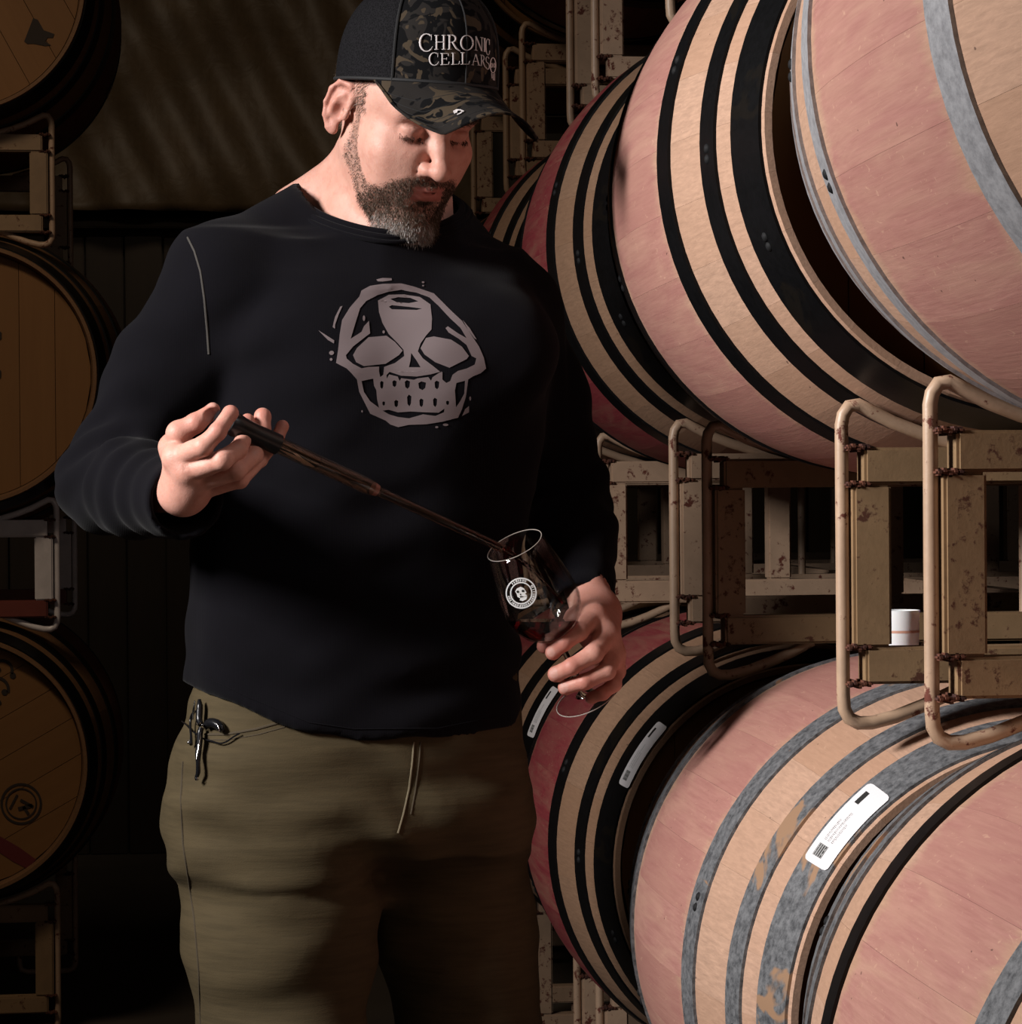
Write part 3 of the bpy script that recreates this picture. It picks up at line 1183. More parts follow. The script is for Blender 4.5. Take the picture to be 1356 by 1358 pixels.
# neckline ring (left, front, right, back)
NK = [W(396, 248, 3.235), W(424, 284, 3.160), W(510, 308, 3.115), W(585, 298, 3.165), W(612, 272, 3.25), W(555, 243, 3.32), W(455, 234, 3.315)]
NECK_C = sum(NK, Vector()) / len(NK)
_a, _b = NK[4] - NK[0], NK[2] - NK[5]
NECK_N = _a.cross(_b).normalized()
if NECK_N.z < 0:
    NECK_N = -NECK_N
_x = (_a - NECK_N * _a.dot(NECK_N)).normalized()
_y = NECK_N.cross(_x)
NECK_R = np.array([tuple(_x), tuple(_y), tuple(NECK_N)])


def neck_cyl(grow, z0, z1):
    c = np.array(tuple(NECK_C))
    ang_ = np.array([math.atan2((p - NECK_C).dot(_y), (p - NECK_C).dot(_x)) for p in NK])
    rr_ = np.array([(p - NECK_C - NECK_N * (p - NECK_C).dot(NECK_N)).length for p in NK])
    hh_ = np.array([(p - NECK_C).dot(NECK_N) for p in NK])
    o_ = np.argsort(ang_)
    ang_, rr_, hh_ = ang_[o_], rr_[o_], hh_[o_]
    def fn(X, Y, Z):
        x, y, z = X - c[0], Y - c[1], Z - c[2]
        q = [NECK_R[i, 0] * x + NECK_R[i, 1] * y + NECK_R[i, 2] * z for i in range(3)]
        a = np.arctan2(q[1], q[0])
        r = np.interp(a, ang_, rr_, period=2 * PI) + grow
        h0 = np.interp(a, ang_, hh_, period=2 * PI)
        rho = np.sqrt(q[0] ** 2 + q[1] ** 2)
        top = h0 + z1
        slope = np.clip((top - q[2]), 0, None) * (0.9 if grow > 0 else 0.0)
        return np.maximum(np.maximum(rho - r - slope, q[2] - top), (h0 + z0) - q[2])
    return (fn, c - 0.2, c + 0.2)


_mound = neck_cyl(0.004, -0.05, 0.0)
_hole = neck_cyl(-0.003, -0.025, 0.12)


def smooth_loop(pts, n=8):
    out = []
    m = len(pts)
    for i in range(m):
        p0, p1, p2, p3 = pts[i - 1], pts[i], pts[(i + 1) % m], pts[(i + 2) % m]
        for k in range(n):
            t = k / n
            out.append(0.5 * ((2 * p1) + (p2 - p0) * t + (2 * p0 - 5 * p1 + 4 * p2 - p3) * t * t + (3 * p1 - p0 - 3 * p2 + p3) * t ** 3))
    return out


def smooth_path(pts, n=6):
    pts = [Vector(p) for p in pts]
    ext = [2 * pts[0] - pts[1]] + pts + [2 * pts[-1] - pts[-2]]
    out = []
    for i in range(1, len(ext) - 2):
        p0, p1, p2, p3 = ext[i - 1:i + 3]
        for k in range(n):
            t = k / n
            out.append(0.5 * ((2 * p1) + (p2 - p0) * t + (2 * p0 - 5 * p1 + 4 * p2 - p3) * t * t + (3 * p1 - p0 - 3 * p2 + p3) * t ** 3))
    out.append(pts[-1])
    return out


def build_trousers():
    lo = (-0.26, 2.95, 0.03)
    hi = (0.58, 3.56, 1.0)
    F = Field(lo, hi, 0.0065)
    pel = [row(890, 262, 686, 0.120), row(950, 246, 690, 0.128), row(1000, 237, 694, 0.135), row(1050, 234, 700, 0.139), row(1100, 236, 704, 0.135), row(1130, 250, 690, 0.11)]
    F.add(loft(pel, ANG, 2.5), 0.001)
    for hip, kn, an, r0, r1, r2, r3 in ((HIP_R, KN_R, AN_R, .118, .113, .100, .088), (HIP_L, KN_L, AN_L, .104, .098, .088, .082)):
        mid = hip.lerp(kn, 0.5)
        F.add(cone(hip, mid, r0, r1), 0.05)
        F.add(cone(mid, kn, r1, r2), 0.03)
        F.add(cone(kn, an + Vector((0, 0, 0.01)), r2, r3), 0.03)
    # seat
    F.add(ell(Vector(((HIP_R.x + HIP_L.x) / 2, 3.30, HIP_R.z + 0.02)), (0.17, 0.10, 0.12)), 0.05)
    w1, w2 = waves(31, 7, 30, (1, 1, 1.4)), waves(32, 8, 70, (0.5, 0.5, 1.8))
    F.warp(lambda X, Y, Z: 0.0018 * w1(X, Y, Z) + 0.0013 * w2(X, Y, Z), lo, hi)
    # drag folds from the crotch and across the thighs
    cr = W(535, 1110, 3.1)
    for (px, py, dirx, amp, fr, rr, sd) in ((530, 1115, (0.5, 0, 1), .006, 70, .13, 41), (350, 1230, (-0.35, 0, 1), .0028, 62, .16, 42), (640, 1200, (0.25, 0, 1), .006, 60, .16, 43), (330, 1080, (0.2, 0, 1), .003, 75, .14, 44), (640, 1330, (-0.3, 0, 1), .006, 55, .15, 45)):
        c = np.array(tuple(W(px, py, 3.1)))
        ax = np.array(dirx) / np.linalg.norm(dirx)
        wv = waves(sd, 5, 22)
        def fn(X, Y, Z, c=c, ax=ax, wv=wv, amp=amp, fr=fr, rr=rr):
            x, y, z = X - c[0], Y - c[1], Z - c[2]
            return amp * np.exp(-(x * x + y * y + z * z) / (rr * rr)) * np.sin(fr * (x * ax[0] + z * ax[2]) + 1.8 * wv(X, Y, Z))
        F.warp(fn, c - 2 * rr, c + 2 * rr)
    F.v[:, :, :int((0.06 - lo[2]) / F.h)] = 1.0
    V, Fc = F.mesh()
    return relax(V, Fc, 2, 0.4), Fc


def bvh_of(V, Fc):
    return BVHTree.FromPolygons([tuple(v) for v in V], [tuple(int(i) for i in f) for f in Fc])


def cast(bvh, px, py, off=0.0008):
    """photo pixel -> point on a surface, lifted a little off it"""
    d = (W(px, py, 1.0) - CAM).normalized()
    hit, nrm, _, _ = bvh.ray_cast(CAM, d)
    if hit is None:
        return None
    if nrm.dot(d) > 0:
        nrm = -nrm
    return hit + nrm * off


man = thing('person', 'man in a camouflage cap, black skull shirt and olive trousers drawing wine', 'person', (W(480, 1000, YB).x, YB, 0))
MO = Vector(man.location)


def man_obj(name, me, parent=None):
    o = bpy.data.objects.new(name, me)
    COL.objects.link(o)
    o.parent = parent or man
    if parent is None:
        o.location = -MO
    return o


sV, sF = build_shirt()
shirt = man_obj('long_sleeved_shirt', np_mesh('shirt', sV, sF, M['shirt']))
shirt['label'] = 'black long-sleeved knit shirt'
shirt_bvh = bvh_of(sV, sF)
tV, tF = build_trousers()
trousers = man_obj('trousers', np_mesh('trousers', tV, tF, M['trousers']))
trousers['label'] = 'olive canvas trousers'
trouser_bvh = bvh_of(tV, tF)

# collar band: two ribs round the neckline
NKs = smooth_loop(NK, 8)
mb = MB()
ring = NKs + [NKs[0]]
cw = []
for j, (rr_, dd) in enumerate(((0.0045, 0.0), (0.0045, 0.0075), (0.0028, 0.0135))):
    pts = []
    for p in ring:
        out = (p - NECK_C)
        out -= NECK_N * out.dot(NECK_N)
        pts.append(p + out.normalized() * dd - NECK_N * (dd * 0.55))
    mb.tube(pts, rr_, 8, cap=False)
man_obj('collar', mb.mesh('collar', M['shirt']), shirt)


def surf_tube(bvh, pxs, r, name, mat, parent, off=0.0, n=8):
    dense = []
    for (a, b) in zip(pxs[:-1], pxs[1:]):
        for k in range(n):
            dense.append((a[0] + (b[0] - a[0]) * k / n, a[1] + (b[1] - a[1]) * k / n))
    dense.append(pxs[-1])
    pts = [cast(bvh, x, y, off) for x, y in dense]
    pts = [p for p in pts if p is not None]
    if len(pts) > 2:
        return man_obj(name, MB().tube(pts, r, 6).mesh(name, mat), parent)


surf_tube(shirt_bvh, [(249, 315), (258, 333), (266, 360), (271, 395), (275, 440), (277, 470)], 0.0014, 'sleeve_seam', M['stitch'], shirt)
surf_tube(shirt_bvh, [(262, 893), (330, 925), (410, 958), (470, 967), (580, 966), (660, 950)], 0.0009, 'hem_seam', M['shirt'], shirt)
surf_tube(trouser_bvh, [(272, 974), (300, 974), (340, 967), (372, 958), (388, 948)], 0.0016, 'pocket_seam', M['seam'], trousers)
surf_tube(trouser_bvh, [(274, 981), (302, 981), (343, 974), (378, 964)], 0.0008, 'pocket_stitch', M['seam'], trousers)
surf_tube(trouser_bvh, [(549, 984), (547, 1010), (543, 1045), (535, 1080), (528, 1105)], 0.0013, 'fly_piping', M['seam_light'], trousers)
surf_tube(trouser_bvh, [(558, 984), (556, 1010), (551, 1050), (545, 1080)], 0.0011, 'fly_stitch', M['seam'], trousers)
surf_tube(trouser_bvh, [(243, 1010), (240, 1060), (243, 1120), (250, 1165), (258, 1220), (264, 1290), (266, 1358), (268, 1400)], 0.0014, 'side_seam', M['seam'], trousers)

# boots, below the frame
M['boot'] = plain('dark_leather', (0.02, 0.014, 0.01), 0.5)
for an, dx in ((AN_R, -0.02), (AN_L, 0.05)):
    F = Field((an.x - 0.12, an.y - 0.32, -0.005), (an.x + 0.14, an.y + 0.14, 0.24), 0.007)
    toe = Vector((an.x + dx, an.y - 0.20, 0.035))
    F.add(cone((an.x, an.y + 0.03, 0.045), toe, 0.043, 0.042), 0.01)
    F.add(cone((an.x, an.y + 0.01, 0.05), (an.x, an.y + 0.01, 0.19), 0.05, 0.052), 0.03)
    F.v = np.maximum(F.v, (0.0 - F.ax[2])[None, None, :].astype(np.float32))
    V, Fc = F.mesh()
    man_obj('boot', np_mesh('boot', V, Fc, M['boot']))


# ------------------------------------------------------------------ axes of the things he holds (needed for the grip)
def TP(px, py):
    """points of the thief's axis: depth runs from the hand to the glass"""
    t = (px - 292) / (668 - 292)
    return W(px, py, 2.915 + (3.045 - 2.915) * t)


t_end, t_col, t_neck, t_mid, t_tip = TP(296, 556), TP(310, 567), TP(367, 594), TP(490, 648), TP(668, 728)
ax_t = (t_tip - t_end).normalized()
G_F = W(779, 927, 3.102)
G_A = Vector((-.428, -.31, .848)).normalized()
BOWL = [(.0050, .082), (.0110, .0895), (.0230, .0965), (.0345, .1060), (.0425, .1190), (.0462, .1330), (.0465, .1450), (.0450, .1620), (.0415, .1850), (.0375, .2060), (.0348, .2200)]
STEM = [(.0005, .0), (.030, .0), (.0385, .0008), (.0392, .0016), (.0385, .0024), (.028, .0040), (.012, .0075), (.0055, .0130), (.0040, .0220), (.0036, .045), (.0037, .070), (.0050, .082)]


def solid_of_rev(o, a, prof, grow):
    """distance to a solid of revolution; prof = (r, z) with rising z"""
    zs, rs = [q[1] for q in prof], [q[0] for q in prof]
    o, a = np.array(tuple(o)), np.array(tuple(a))
    def fn(X, Y, Z):
        x, y, z = X - o[0], Y - o[1], Z - o[2]
        t = x * a[0] + y * a[1] + z * a[2]
        r = np.sqrt(np.maximum(x * x + y * y + z * z - t * t, 0))
        return np.maximum(r - np.interp(t, zs, rs) - grow, np.maximum(zs[0] - grow - t, t - zs[-1] - grow))
    return (fn, o - 0.25, o + 0.25)


# ------------------------------------------------------------------ skin
def skin_mat():
    t = NT('skin')
    v = t.coords('Object')
    n1, n2 = t.noise(v, 22, 4, 0.6), t.noise(v, 160, 4, 0.6)
    c = t.mix(t.ramp(n1, [(0.35, (0, 0, 0)), (0.7, (1, 1, 1))]), (0.56, 0.29, 0.225), (0.63, 0.355, 0.285))
    c = t.mix(t.math('MULTIPLY', t.attr('red'), 0.75), c, (0.46, 0.15, 0.115))
    c = t.mix(t.ramp(t.noise(v, 70, 5, 0.65), [(0.5, (0, 0, 0)), (0.75, (0.5, 0.5, 0.5))]), c, (0.44, 0.17, 0.125))
    c = t.mix(t.attr('lip'), c, (0.40, 0.145, 0.12))
    c = t.mix(t.math('MULTIPLY', t.attr('nail'), 0.7), c, (0.56, 0.32, 0.27))
    st = t.math('MULTIPLY', t.attr('beard'), t.ramp(t.noise(v, 900, 2), [(0.35, (0.30, 0.30, 0.30)), (0.65, (0.60, 0.60, 0.60))]))
    c = t.mix(st, c, (0.085, 0.052, 0.034))
    t.base(c)
    t.bump(t.math('ADD', t.math('MULTIPLY', n2, 0.7), t.math('MULTIPLY', t.noise(v, 650, 3), 0.5)), 0.38, 0.0014)
    t.b.subsurface_method = 'RANDOM_WALK'
    return t.set(Roughness=0.5, Subsurface_Weight=0.12, Subsurface_Radius=(0.010, 0.004, 0.002), Subsurface_Scale=0.5, Specular_IOR_Level=0.35)


M['skin'] = skin_mat()


def V3(*a):
    return np.array(a, float)


def build_head():
    """in the head frame"""
    F = Field((-0.105, -0.135, -0.25), (0.105, 0.145, 0.15), 0.0022)
    A = F.add
    A(ell((0, -0.012, 0.040), (0.075, 0.095, 0.083)), 0.001)
    A(ell((0, 0.035, 0.045), (0.066, 0.062, 0.062)), 0.03)            # forehead
    A(ell((0, 0.032, -0.035), (0.059, 0.060, 0.070)), 0.03)           # mid face
    A(ell((0, 0.005, -0.035), (0.060, 0.055, 0.050)), 0.03)           # jaw hinge mass
    for s in (-1, 1):
        A(cone((s * .056, .000, -.042), (s * .041, .045, -.082), .012, .014), 0.02)   # jaw line
        A(cone((s * .041, .045, -.082), (s * .013, .080, -.104), .014, .016), 0.02)
        A(ell((s * .047, .056, -.016), (.020, .026, .017)), 0.025)     # cheekbone
        A(ell((s * .036, .062, -.040), (.022, .022, .028)), 0.025)     # cheek
        A(ell((s * .022, .082, -.014), (.017, .016, .028)), 0.018)     # beside the nose
        A(cone((s * .012, .089, .031), (s * .046, .071, .033), .0105, .010), 0.014)   # brow
    A(ell((0, .083, -.099), (.024, .019, .018)), 0.016)               # chin
    A(ell((0, .079, -.058), (.034, .023, .030)), 0.02)                # muzzle
    for s in (-1, 1):                                                # eye sockets, eyeballs, lids
        F.cut(ell((s * .033, .094, .014), (.018, .015, .012)), 0.014)
        A(ell((s * .032, .0745, .012), (.0138, .0142, .0132)), 0.004)
        A(ell((s * .032, .0765, .0165), (.0150, .0140, .0080)), 0.003)   # upper lid, lowered
        A(ell((s * .032, .0740, .0025), (.0160, .0120, .0050)), 0.006)   # lower lid
        F.cut(cone((s * .018, .0915, .0085), (s * .032, .0925, .0068), .0011, .0012), 0.002)
        F.cut(cone((s * .032, .0925, .0068), (s * .046, .0865, .0085), .0012, .0009), 0.002)
        F.cut(cone((s * .019, .088, .021), (s * .045, .083, .022), .0014, .0012), 0.003)
    # nose
    A(cone((0, .090, .028), (0, .103, .000), .0080, .0092), 0.012)
    A(cone((0, .103, .000), (0, .1155, -.0200), .0092, .0115), 0.008)
    A(ell((0, .1160, -.0215), (.0128, .0115, .0105)), 0.006)
    for s in (-1, 1):
        A(ell((s * .0138, .1025, -.0245), (.0078, .0108, .0082)), 0.006)
        F.cut(ell((s * .0068, .1085, -.0335), (.0038, .0062, .0045)), 0.003)
        F.cut(cone((s * .0215, .0985, -.0200), (s * .0205, .0990, -.0310), .0006, .0007), 0.003)  # wing crease
        F.cut(cone((s * .0235, .0950, -.0290), (s * .0350, .0850, -.0520), .0008, .0014), 0.006)  # smile fold
    # mouth
    A(cone((-.021, .0910, -.0510), (0, .1010, -.0480), .0044, .0058), 0.006)
    A(cone((.021, .0910, -.0510), (0, .1010, -.0480), .0044, .0058), 0.006)
    A(cone((-.017, .0915, -.0590), (.017, .0915, -.0590), .0054, .0054), 0.006)
    A(ell((0, .0965, -.0600), (.0145, .0068, .0062)), 0.005)
    F.cut(cone((-.025, .0900, -.0545), (0, .1045, -.0540), .0012, .0018), 0.0025)
    F.cut(cone((.025, .0900, -.0545), (0, .1045, -.0540), .0012, .0018), 0.0025)
    F.cut(cone((-.010, .099, -.0730), (.010, .099, -.0730), .0040, .0040), 0.009)
    F.cut(cone((0, .1060, -.038), (0, .1045, -.043), .0018, .0020), 0.004)
    # ears
    for s in (-1, 1):
        tilt, fl = 0.20, 0.50
        p_ = V3(-s * math.sin(fl), math.cos(fl), 0)
        n_ = V3(s * math.cos(fl), math.sin(fl), 0)
        z_ = V3(0, 0, 1)
        R = np.array((n_, p_ * math.cos(tilt) - z_ * math.sin(tilt), p_ * math.sin(tilt) + z_ * math.cos(tilt)))
        c = V3(s * .0745, .000, .002) - p_ * .012
        def E(y, z, o=0.0):
            return c + R[1] * y + R[2] * z + n_ * o
        A(ell(E(-.003, .003, 0), (.0048, .0165, .0285), R), 0.005)
        pts = [E(.013, .008, .003), E(.013, .024, .004), E(.003, .0330, .004), E(-.011, .030, .004), E(-.0185, .015, .004), E(-.0180, -.003, .004), E(-.012, -.018, .004), E(-.003, -.029, .003)]
        for a, b in zip(pts[:-1], pts[1:]):
            A(cone(a, b, .0034, .0034), 0.003)
        A(ell(E(.003, -.0280, .001), (.0046, .0078, .0080), R), 0.005)
        F.cut(ell(E(.003, -.003, .0062), (.0085, .0072, .0105), R), 0.004)
        F.cut(cone(E(-.012, .020, .0062), E(-.013, -.006, .0062), .0026, .0026), 0.003)
        F.cut(cone(E(-.012, .020, .0062), E(.004, .024, .0062), .0026, .0022), 0.003)
        pts = [E(-.007, -.014, .0035), E(-.0085, .000, .0042), E(-.006, .011, .0038), E(.000, .018, .003)]
        for a, b in zip(pts[:-1], pts[1:]):
            A(cone(a, b, .0026, .0026), 0.003)
        A(ell(E(.0125, -.004, .0030), (.0040, .0042, .0062), R), 0.004)  # tragus
    # neck: down to the collar
    n0 = np.array(HMI @ (NECK0 + Vector((0.006, 0.0, -0.045))))
    A(cone((0.004, -.026, -.035), n0, .0520, .0600), 0.025)
    nf = np.array(HMI @ W(470, 262, 3.185))
    A(cone((-.030, -.005, -.045), nf, .018, .020), 0.03)
    tr = np.array(HMI @ W(398, 285, 3.27))
    A(cone((-.018, -.045, -.085), tr, .026, .040), 0.035)
    tr = np.array(HMI @ W(600, 330, 3.30))
    A(cone((.030, -.050, -.055), tr, .030, .045), 0.04)
    # upper chest under the collar
    ch = np.array(HMI @ W(505, 335, 3.20))
    A(ell(ch, (.085, .085, .06)), 0.04)
    w = waves(77, 6, 120)
    F.warp(lambda X, Y, Z: 0.00035 * w(X, Y, Z), (-.1, -.13, -.2), (.1, .14, .15))
    V, Fc = F.mesh()
    return relax(V, Fc, 1, 0.35), Fc


def sstep(a, b, x):
    t = np.clip((x - a) / (b - a), 0, 1)
    return t * t * (3 - 2 * t)


def beard_mask(V):
    x, y, z = V[:, 0], V[:, 1], V[:, 2]
    ax = np.abs(x)
    upper = np.interp(y, [.000, .018, .030, .045, .060, .075, .088, .100, .112], [.030, .012, -.032, -.056, -.066, -.062, -.048, -.036, -.034])
    lower = np.interp(y, [-.01, .01, .03, .05, .07, .10], [-.048, -.054, -.070, -.092, -.112, -.128])
    m = sstep(0.006, -0.005, z - upper) * sstep(-0.006, 0.006, z - lower) * sstep(0.003, 0.013, y)
    lip = sstep(.024, .019, ax) * sstep(-.0670, -.0640, z) * sstep(-.0445, -.0475, z) * sstep(.088, .093, y)
    # soul patch: sparser at the sides of the lower lip
    bare = sstep(.030, .024, ax) * sstep(.006, .012, ax) * sstep(-.076, -.070, z) * sstep(-.060, -.064, z)
    nose = sstep(.030, .018, ax) * sstep(-.036, -.033, z) * sstep(.09, .1, y)
    return m * (1 - lip) * (1 - 0.5 * bare) * (1 - nose), lip


hV, hF = build_head()
b_mask, lip_m = beard_mask(hV)
red_m = np.exp(-(((np.abs(hV[:, 0]) - .012) / .014) ** 2 + ((hV[:, 2] + .022) / .014) ** 2 + ((hV[:, 1] - .108) / .014) ** 2)) * 0.5
red_m += sstep(.0745, .081, np.abs(hV[:, 0])) * sstep(-.06, -.04, hV[:, 2]) * 0.45
red_m += np.exp(-(((np.abs(hV[:, 0]) - .032) / .016) ** 2 + ((hV[:, 2] - .004) / .010) ** 2)) * 0.35 * (hV[:, 1] > .06)
parts_V, parts_F, parts_A = [], [], []


def add_part(V, Fc, beard=None, lip=None, nail=None, red=None):
    n = len(V)
    off = sum(len(v) for v in parts_V)
    parts_V.append(V)
    parts_F.append(Fc + off)
    z = np.zeros(n)
    parts_A.append([q if q is not None else z for q in (beard, lip, nail, red)])


add_part(hV @ HM_np[:3, :3].T + HM_np[:3, 3], hF[:, ::-1], b_mask, lip_m, None, np.clip(red_m, 0, 1))


# ------------------------------------------------------------------ hands
def hand(fingers, palm, wrist, fore, nails, h=0.0017, creases=(), cuts=(), red=0.25):
    """fingers: list of chains [(point, radius)...]; palm: list of (a, b, ra, rb)"""
    pts = [p for ch in fingers for p, r in ch] + [a for a, b, *_ in palm] + [b for a, b, *_ in palm] + [wrist, fore]
    lo, hi = _bb(*pts, r=0.042)
    F = Field(lo, hi, h)
    for a, b, ra, rb in palm:
        F.add(cone(a, b, ra, rb), 0.010)
    F.add(cone(wrist, fore, 0.0235, 0.028), 0.016)
    for ch in fingers:
        G = None
        for (a, ra), (b, rb) in zip(ch[:-1], ch[1:]):
            F.add(cone(a, b, ra, rb), 0.0028)
            # knuckle swelling
            F.add(ell(b, (rb * 1.04,) * 3), 0.002)
    for a, b, r in creases:
        F.cut(cone(a, b, r, r), 0.002)
    w = waves(91, 6, 170)
    F.warp(lambda X, Y, Z: 0.0003 * w(X, Y, Z), lo, hi)
    for c_ in cuts:
        F.cut(c_, 0.001)
    nail_pts = []
    for tip, d, nrm, r in nails:
        nail_pts.append((tip + nrm * r * 0.8, r * 0.78))
    V, Fc = F.mesh()
    V = relax(V, Fc, 1, 0.3)
    nm = np.zeros(len(V))
    for p, r in nail_pts:
        d = np.linalg.norm(V - np.array(tuple(p)), axis=1)
        nm = np.maximum(nm, sstep(r * 1.05, r * 0.85, d))
    tips = np.zeros(len(V))
    for ch in fingers:
        for i in (-1, -2):
            d = np.linalg.norm(V - np.array(tuple(ch[i][0])), axis=1)
            tips = np.maximum(tips, 0.55 * sstep(0.02, 0.006, d))
    add_part(V, Fc, None, None, nm, np.clip(tips + red, 0, 1))
    return F


# right hand round the end of the wine thief: thumb on top, fingers wrap under the grip
def S5(cx, cy):      # close-up of the right hand -> photo pixel
    return 200 + cx / 6.78, 530 + cy / 6.78


def R_(cx, cy, y):
    return W(*S5(cx, cy), y)


r_thumb = [(R_(215, 430, 2.945), .0150), (R_(255, 300, 2.925), .0135), (R_(400, 215, 2.922), .0112), (R_(560, 92, 2.926), .0080)]
r_index = [(R_(235, 520, 2.915), .0125), (R_(470, 420, 2.880), .0108), (R_(600, 290, 2.878), .0096), (R_(718, 122, 2.890), .0084)]
r_mid = [(R_(330, 650, 2.910), .0128), (R_(640, 545, 2.882), .0110), (R_(790, 440, 2.900), .0098), (R_(868, 300, 2.935), .0090), (R_(872, 190, 2.948), .0078)]
r_ring = [(R_(400, 740, 2.920), .0125), (R_(770, 640, 2.902), .0105), (R_(930, 500, 2.925), .0098), (R_(1000, 280, 2.955), .0095), (R_(1008, 148, 2.960), .0092)]
r_pink = [(R_(410, 820, 2.935), .0115), (R_(800, 720, 2.925), .0095), (R_(980, 540, 2.945), .0086), (R_(1130, 360, 2.968), .0078), (R_(1185, 240, 2.972), .0070)]
rw = R_(300, 830, 2.940)
r_palm = [(rw, r_thumb[0][0], .0205, .0165), (rw, r_index[0][0], .0205, .0140), (rw, r_mid[0][0], .0205, .0140), (rw, r_ring[0][0], .0200, .0135), (rw, r_pink[0][0], .0195, .0125),
          (r_thumb[0][0], r_index[0][0], .0150, .0130), (r_index[0][0], r_mid[0][0], .0125, .0125), (r_mid[0][0], r_ring[0][0], .0125, .0120), (r_ring[0][0], r_pink[0][0], .0120, .0110),
          (R_(380, 520, 2.945), R_(620, 700, 2.945), .0200, .0150)]
fwd = Vector((0, -1, 0))
hand([r_thumb, r_index, r_mid, r_ring, r_pink], r_palm, rw, WR_R.lerp(EL_R, 0.35),
     [(R_(575, 75, 2.926), None, Vector((-0.55, -0.45, 0.7)).normalized(), .0080),
      (R_(1012, 130, 2.958), None, Vector((0.3, 0.55, 0.78)).normalized(), .0085)],
     creases=[(R_(215, 385, 2.905), R_(420, 335, 2.898), .0009), (R_(300, 625, 2.893), R_(470, 560, 2.882), .0010), (R_(640, 175, 2.868), R_(700, 150, 2.872), .0006)],
     cuts=[cone(t_end - ax_t * .012, t_end + ax_t * .010, .0110, .0110), cone(t_end + ax_t * .010, t_end + ax_t * .026, .0150, .0150), cone(t_end + ax_t * .02, t_neck, .0134), cone(t_neck, t_mid, .0115)])


# left hand round the stem of the glass
def S6(cx, cy):
    return 580 + cx / 4.243, 660 + cy / 4.243


def L_(cx, cy, y):
    return W(*S6(cx, cy), y)


l_index = [(L_(885, 668, 3.085), .0135), (L_(800, 755, 3.050), .0108), (L_(715, 815, 3.045), .0098), (L_(652, 872, 3.056), .0086)]
l_thumb = [(L_(800, 690, 3.130), .0150), (L_(700, 770, 3.120), .0115), (L_(640, 810, 3.110), .0100), (L_(602, 834, 3.098), .0084)]
l_mid = [(L_(950, 775, 3.075), .0135), (L_(880, 880, 3.040), .0112), (L_(760, 950, 3.036), .0100), (L_(668, 992, 3.050), .0090)]
l_ring = [(L_(985, 880, 3.078), .0128), (L_(955, 975, 3.046), .0104), (L_(830, 1035, 3.040), .0094), (L_(722, 1072, 3.052), .0084)]
l_pink = [(L_(1000, 970, 3.090), .0115), (L_(995, 1050, 3.066), .0088), (L_(930, 1100, 3.062), .0080), (L_(868, 1128, 3.070), .0070)]
lw = L_(905, 650, 3.150)
l_palm = [(lw, l_index[0][0], .0230, .0150), (lw, l_mid[0][0], .0230, .0150), (lw, l_ring[0][0], .0225, .0145), (lw, l_pink[0][0], .0215, .0125), (lw, l_thumb[0][0], .0215, .0165),
          (l_index[0][0], l_mid[0][0], .0130, .0130), (l_mid[0][0], l_ring[0][0], .0130, .0122), (l_ring[0][0], l_pink[0][0], .0122, .0110),
          (l_thumb[0][0], L_(930, 850, 3.12), .0170, .0170), (L_(930, 850, 3.12), L_(985, 990, 3.115), .0170, .0140)]
nl = Vector((-0.35, -0.90, 0.25)).normalized()
hand([l_index, l_thumb, l_mid, l_ring, l_pink], l_palm, lw, WR_L.lerp(EL_L, 0.3),
     [(p[-1][0], None, nl, p[-1][1]) for p in (l_index, l_mid, l_ring)],
     cuts=[solid_of_rev(G_F, G_A, BOWL, .0009), solid_of_rev(G_F, G_A, [q for q in STEM if q[1] > .0015], .0009), solid_of_rev(G_F, G_A, [(.0392, -.0002), (.0392, .0026)], .0009)], red=0.45)

# body under the clothes, joined to head and hands as one figure
F = Field((-0.27, 2.9, 0.05), (0.62, 3.58, 1.55), 0.014)
F.add(loft([(z, cx, cy, a - 0.022, b - 0.022) for z, cx, cy, a, b in TORSO], ANG, 2.3), 0.001)
for sh, el, wr in ((SH_R, EL_R, WR_R), (SH_L, EL_L, WR_L)):
    F.add(cone(sh - Vector((0, 0, .01)), el, .044, .034), 0.02)
    F.add(cone(el, wr, .034, .026), 0.02)
    F.add(cone(sh - Vector((0, 0, .01)), NECK0 - Vector((0, -.02, .04)), .042, .045), 0.03)
for hip, kn, an in ((HIP_R, KN_R, AN_R), (HIP_L, KN_L, AN_L)):
    F.add(cone(hip, kn, .085, .068), 0.03)
    F.add(cone(kn, an, .068, .050), 0.02)
F.add(ell(((HIP_R.x + HIP_L.x) / 2, 3.26, HIP_R.z + 0.03), (.15, .085, .075)), 0.02)
bV, bF = F.mesh()
add_part(bV, bF)
body_me = np_mesh('body', np.concatenate(parts_V), np.concatenate(parts_F), M['skin'])
for i, nme in enumerate(('beard', 'lip', 'nail', 'red')):
    set_attr(body_me, nme, np.concatenate([a[i] for a in parts_A]))
body = man_obj('body', body_me)


# ------------------------------------------------------------------ beard, side hair, brows, lashes
def hair_mat(name):
    t = NT(name)
    g = t.attr('grey')
    c = t.ramp(g, [(0.0, (0.035, 0.02, 0.012)), (0.45, (0.12, 0.08, 0.055)), (0.75, (0.30, 0.25, 0.21)), (1.0, (0.60, 0.58, 0.57))])
    t.base(c)
    return t.set(Roughness=0.55, Specular_IOR_Level=0.3)


M['hair'] = hair_mat('facial_hair')
hN = np.zeros_like(hV)
fn_ = np.cross(hV[hF[:, 2]] - hV[hF[:, 0]], hV[hF[:, 3]] - hV[hF[:, 1]])
for i in range(4):
    np.add.at(hN, hF[:, i], fn_)
hN /= np.linalg.norm(hN, axis=1)[:, None] + 1e-12
if (hN[np.argmax(hV[:, 1])] @ V3(0, 1, 0)) < 0:
    hN = -hN


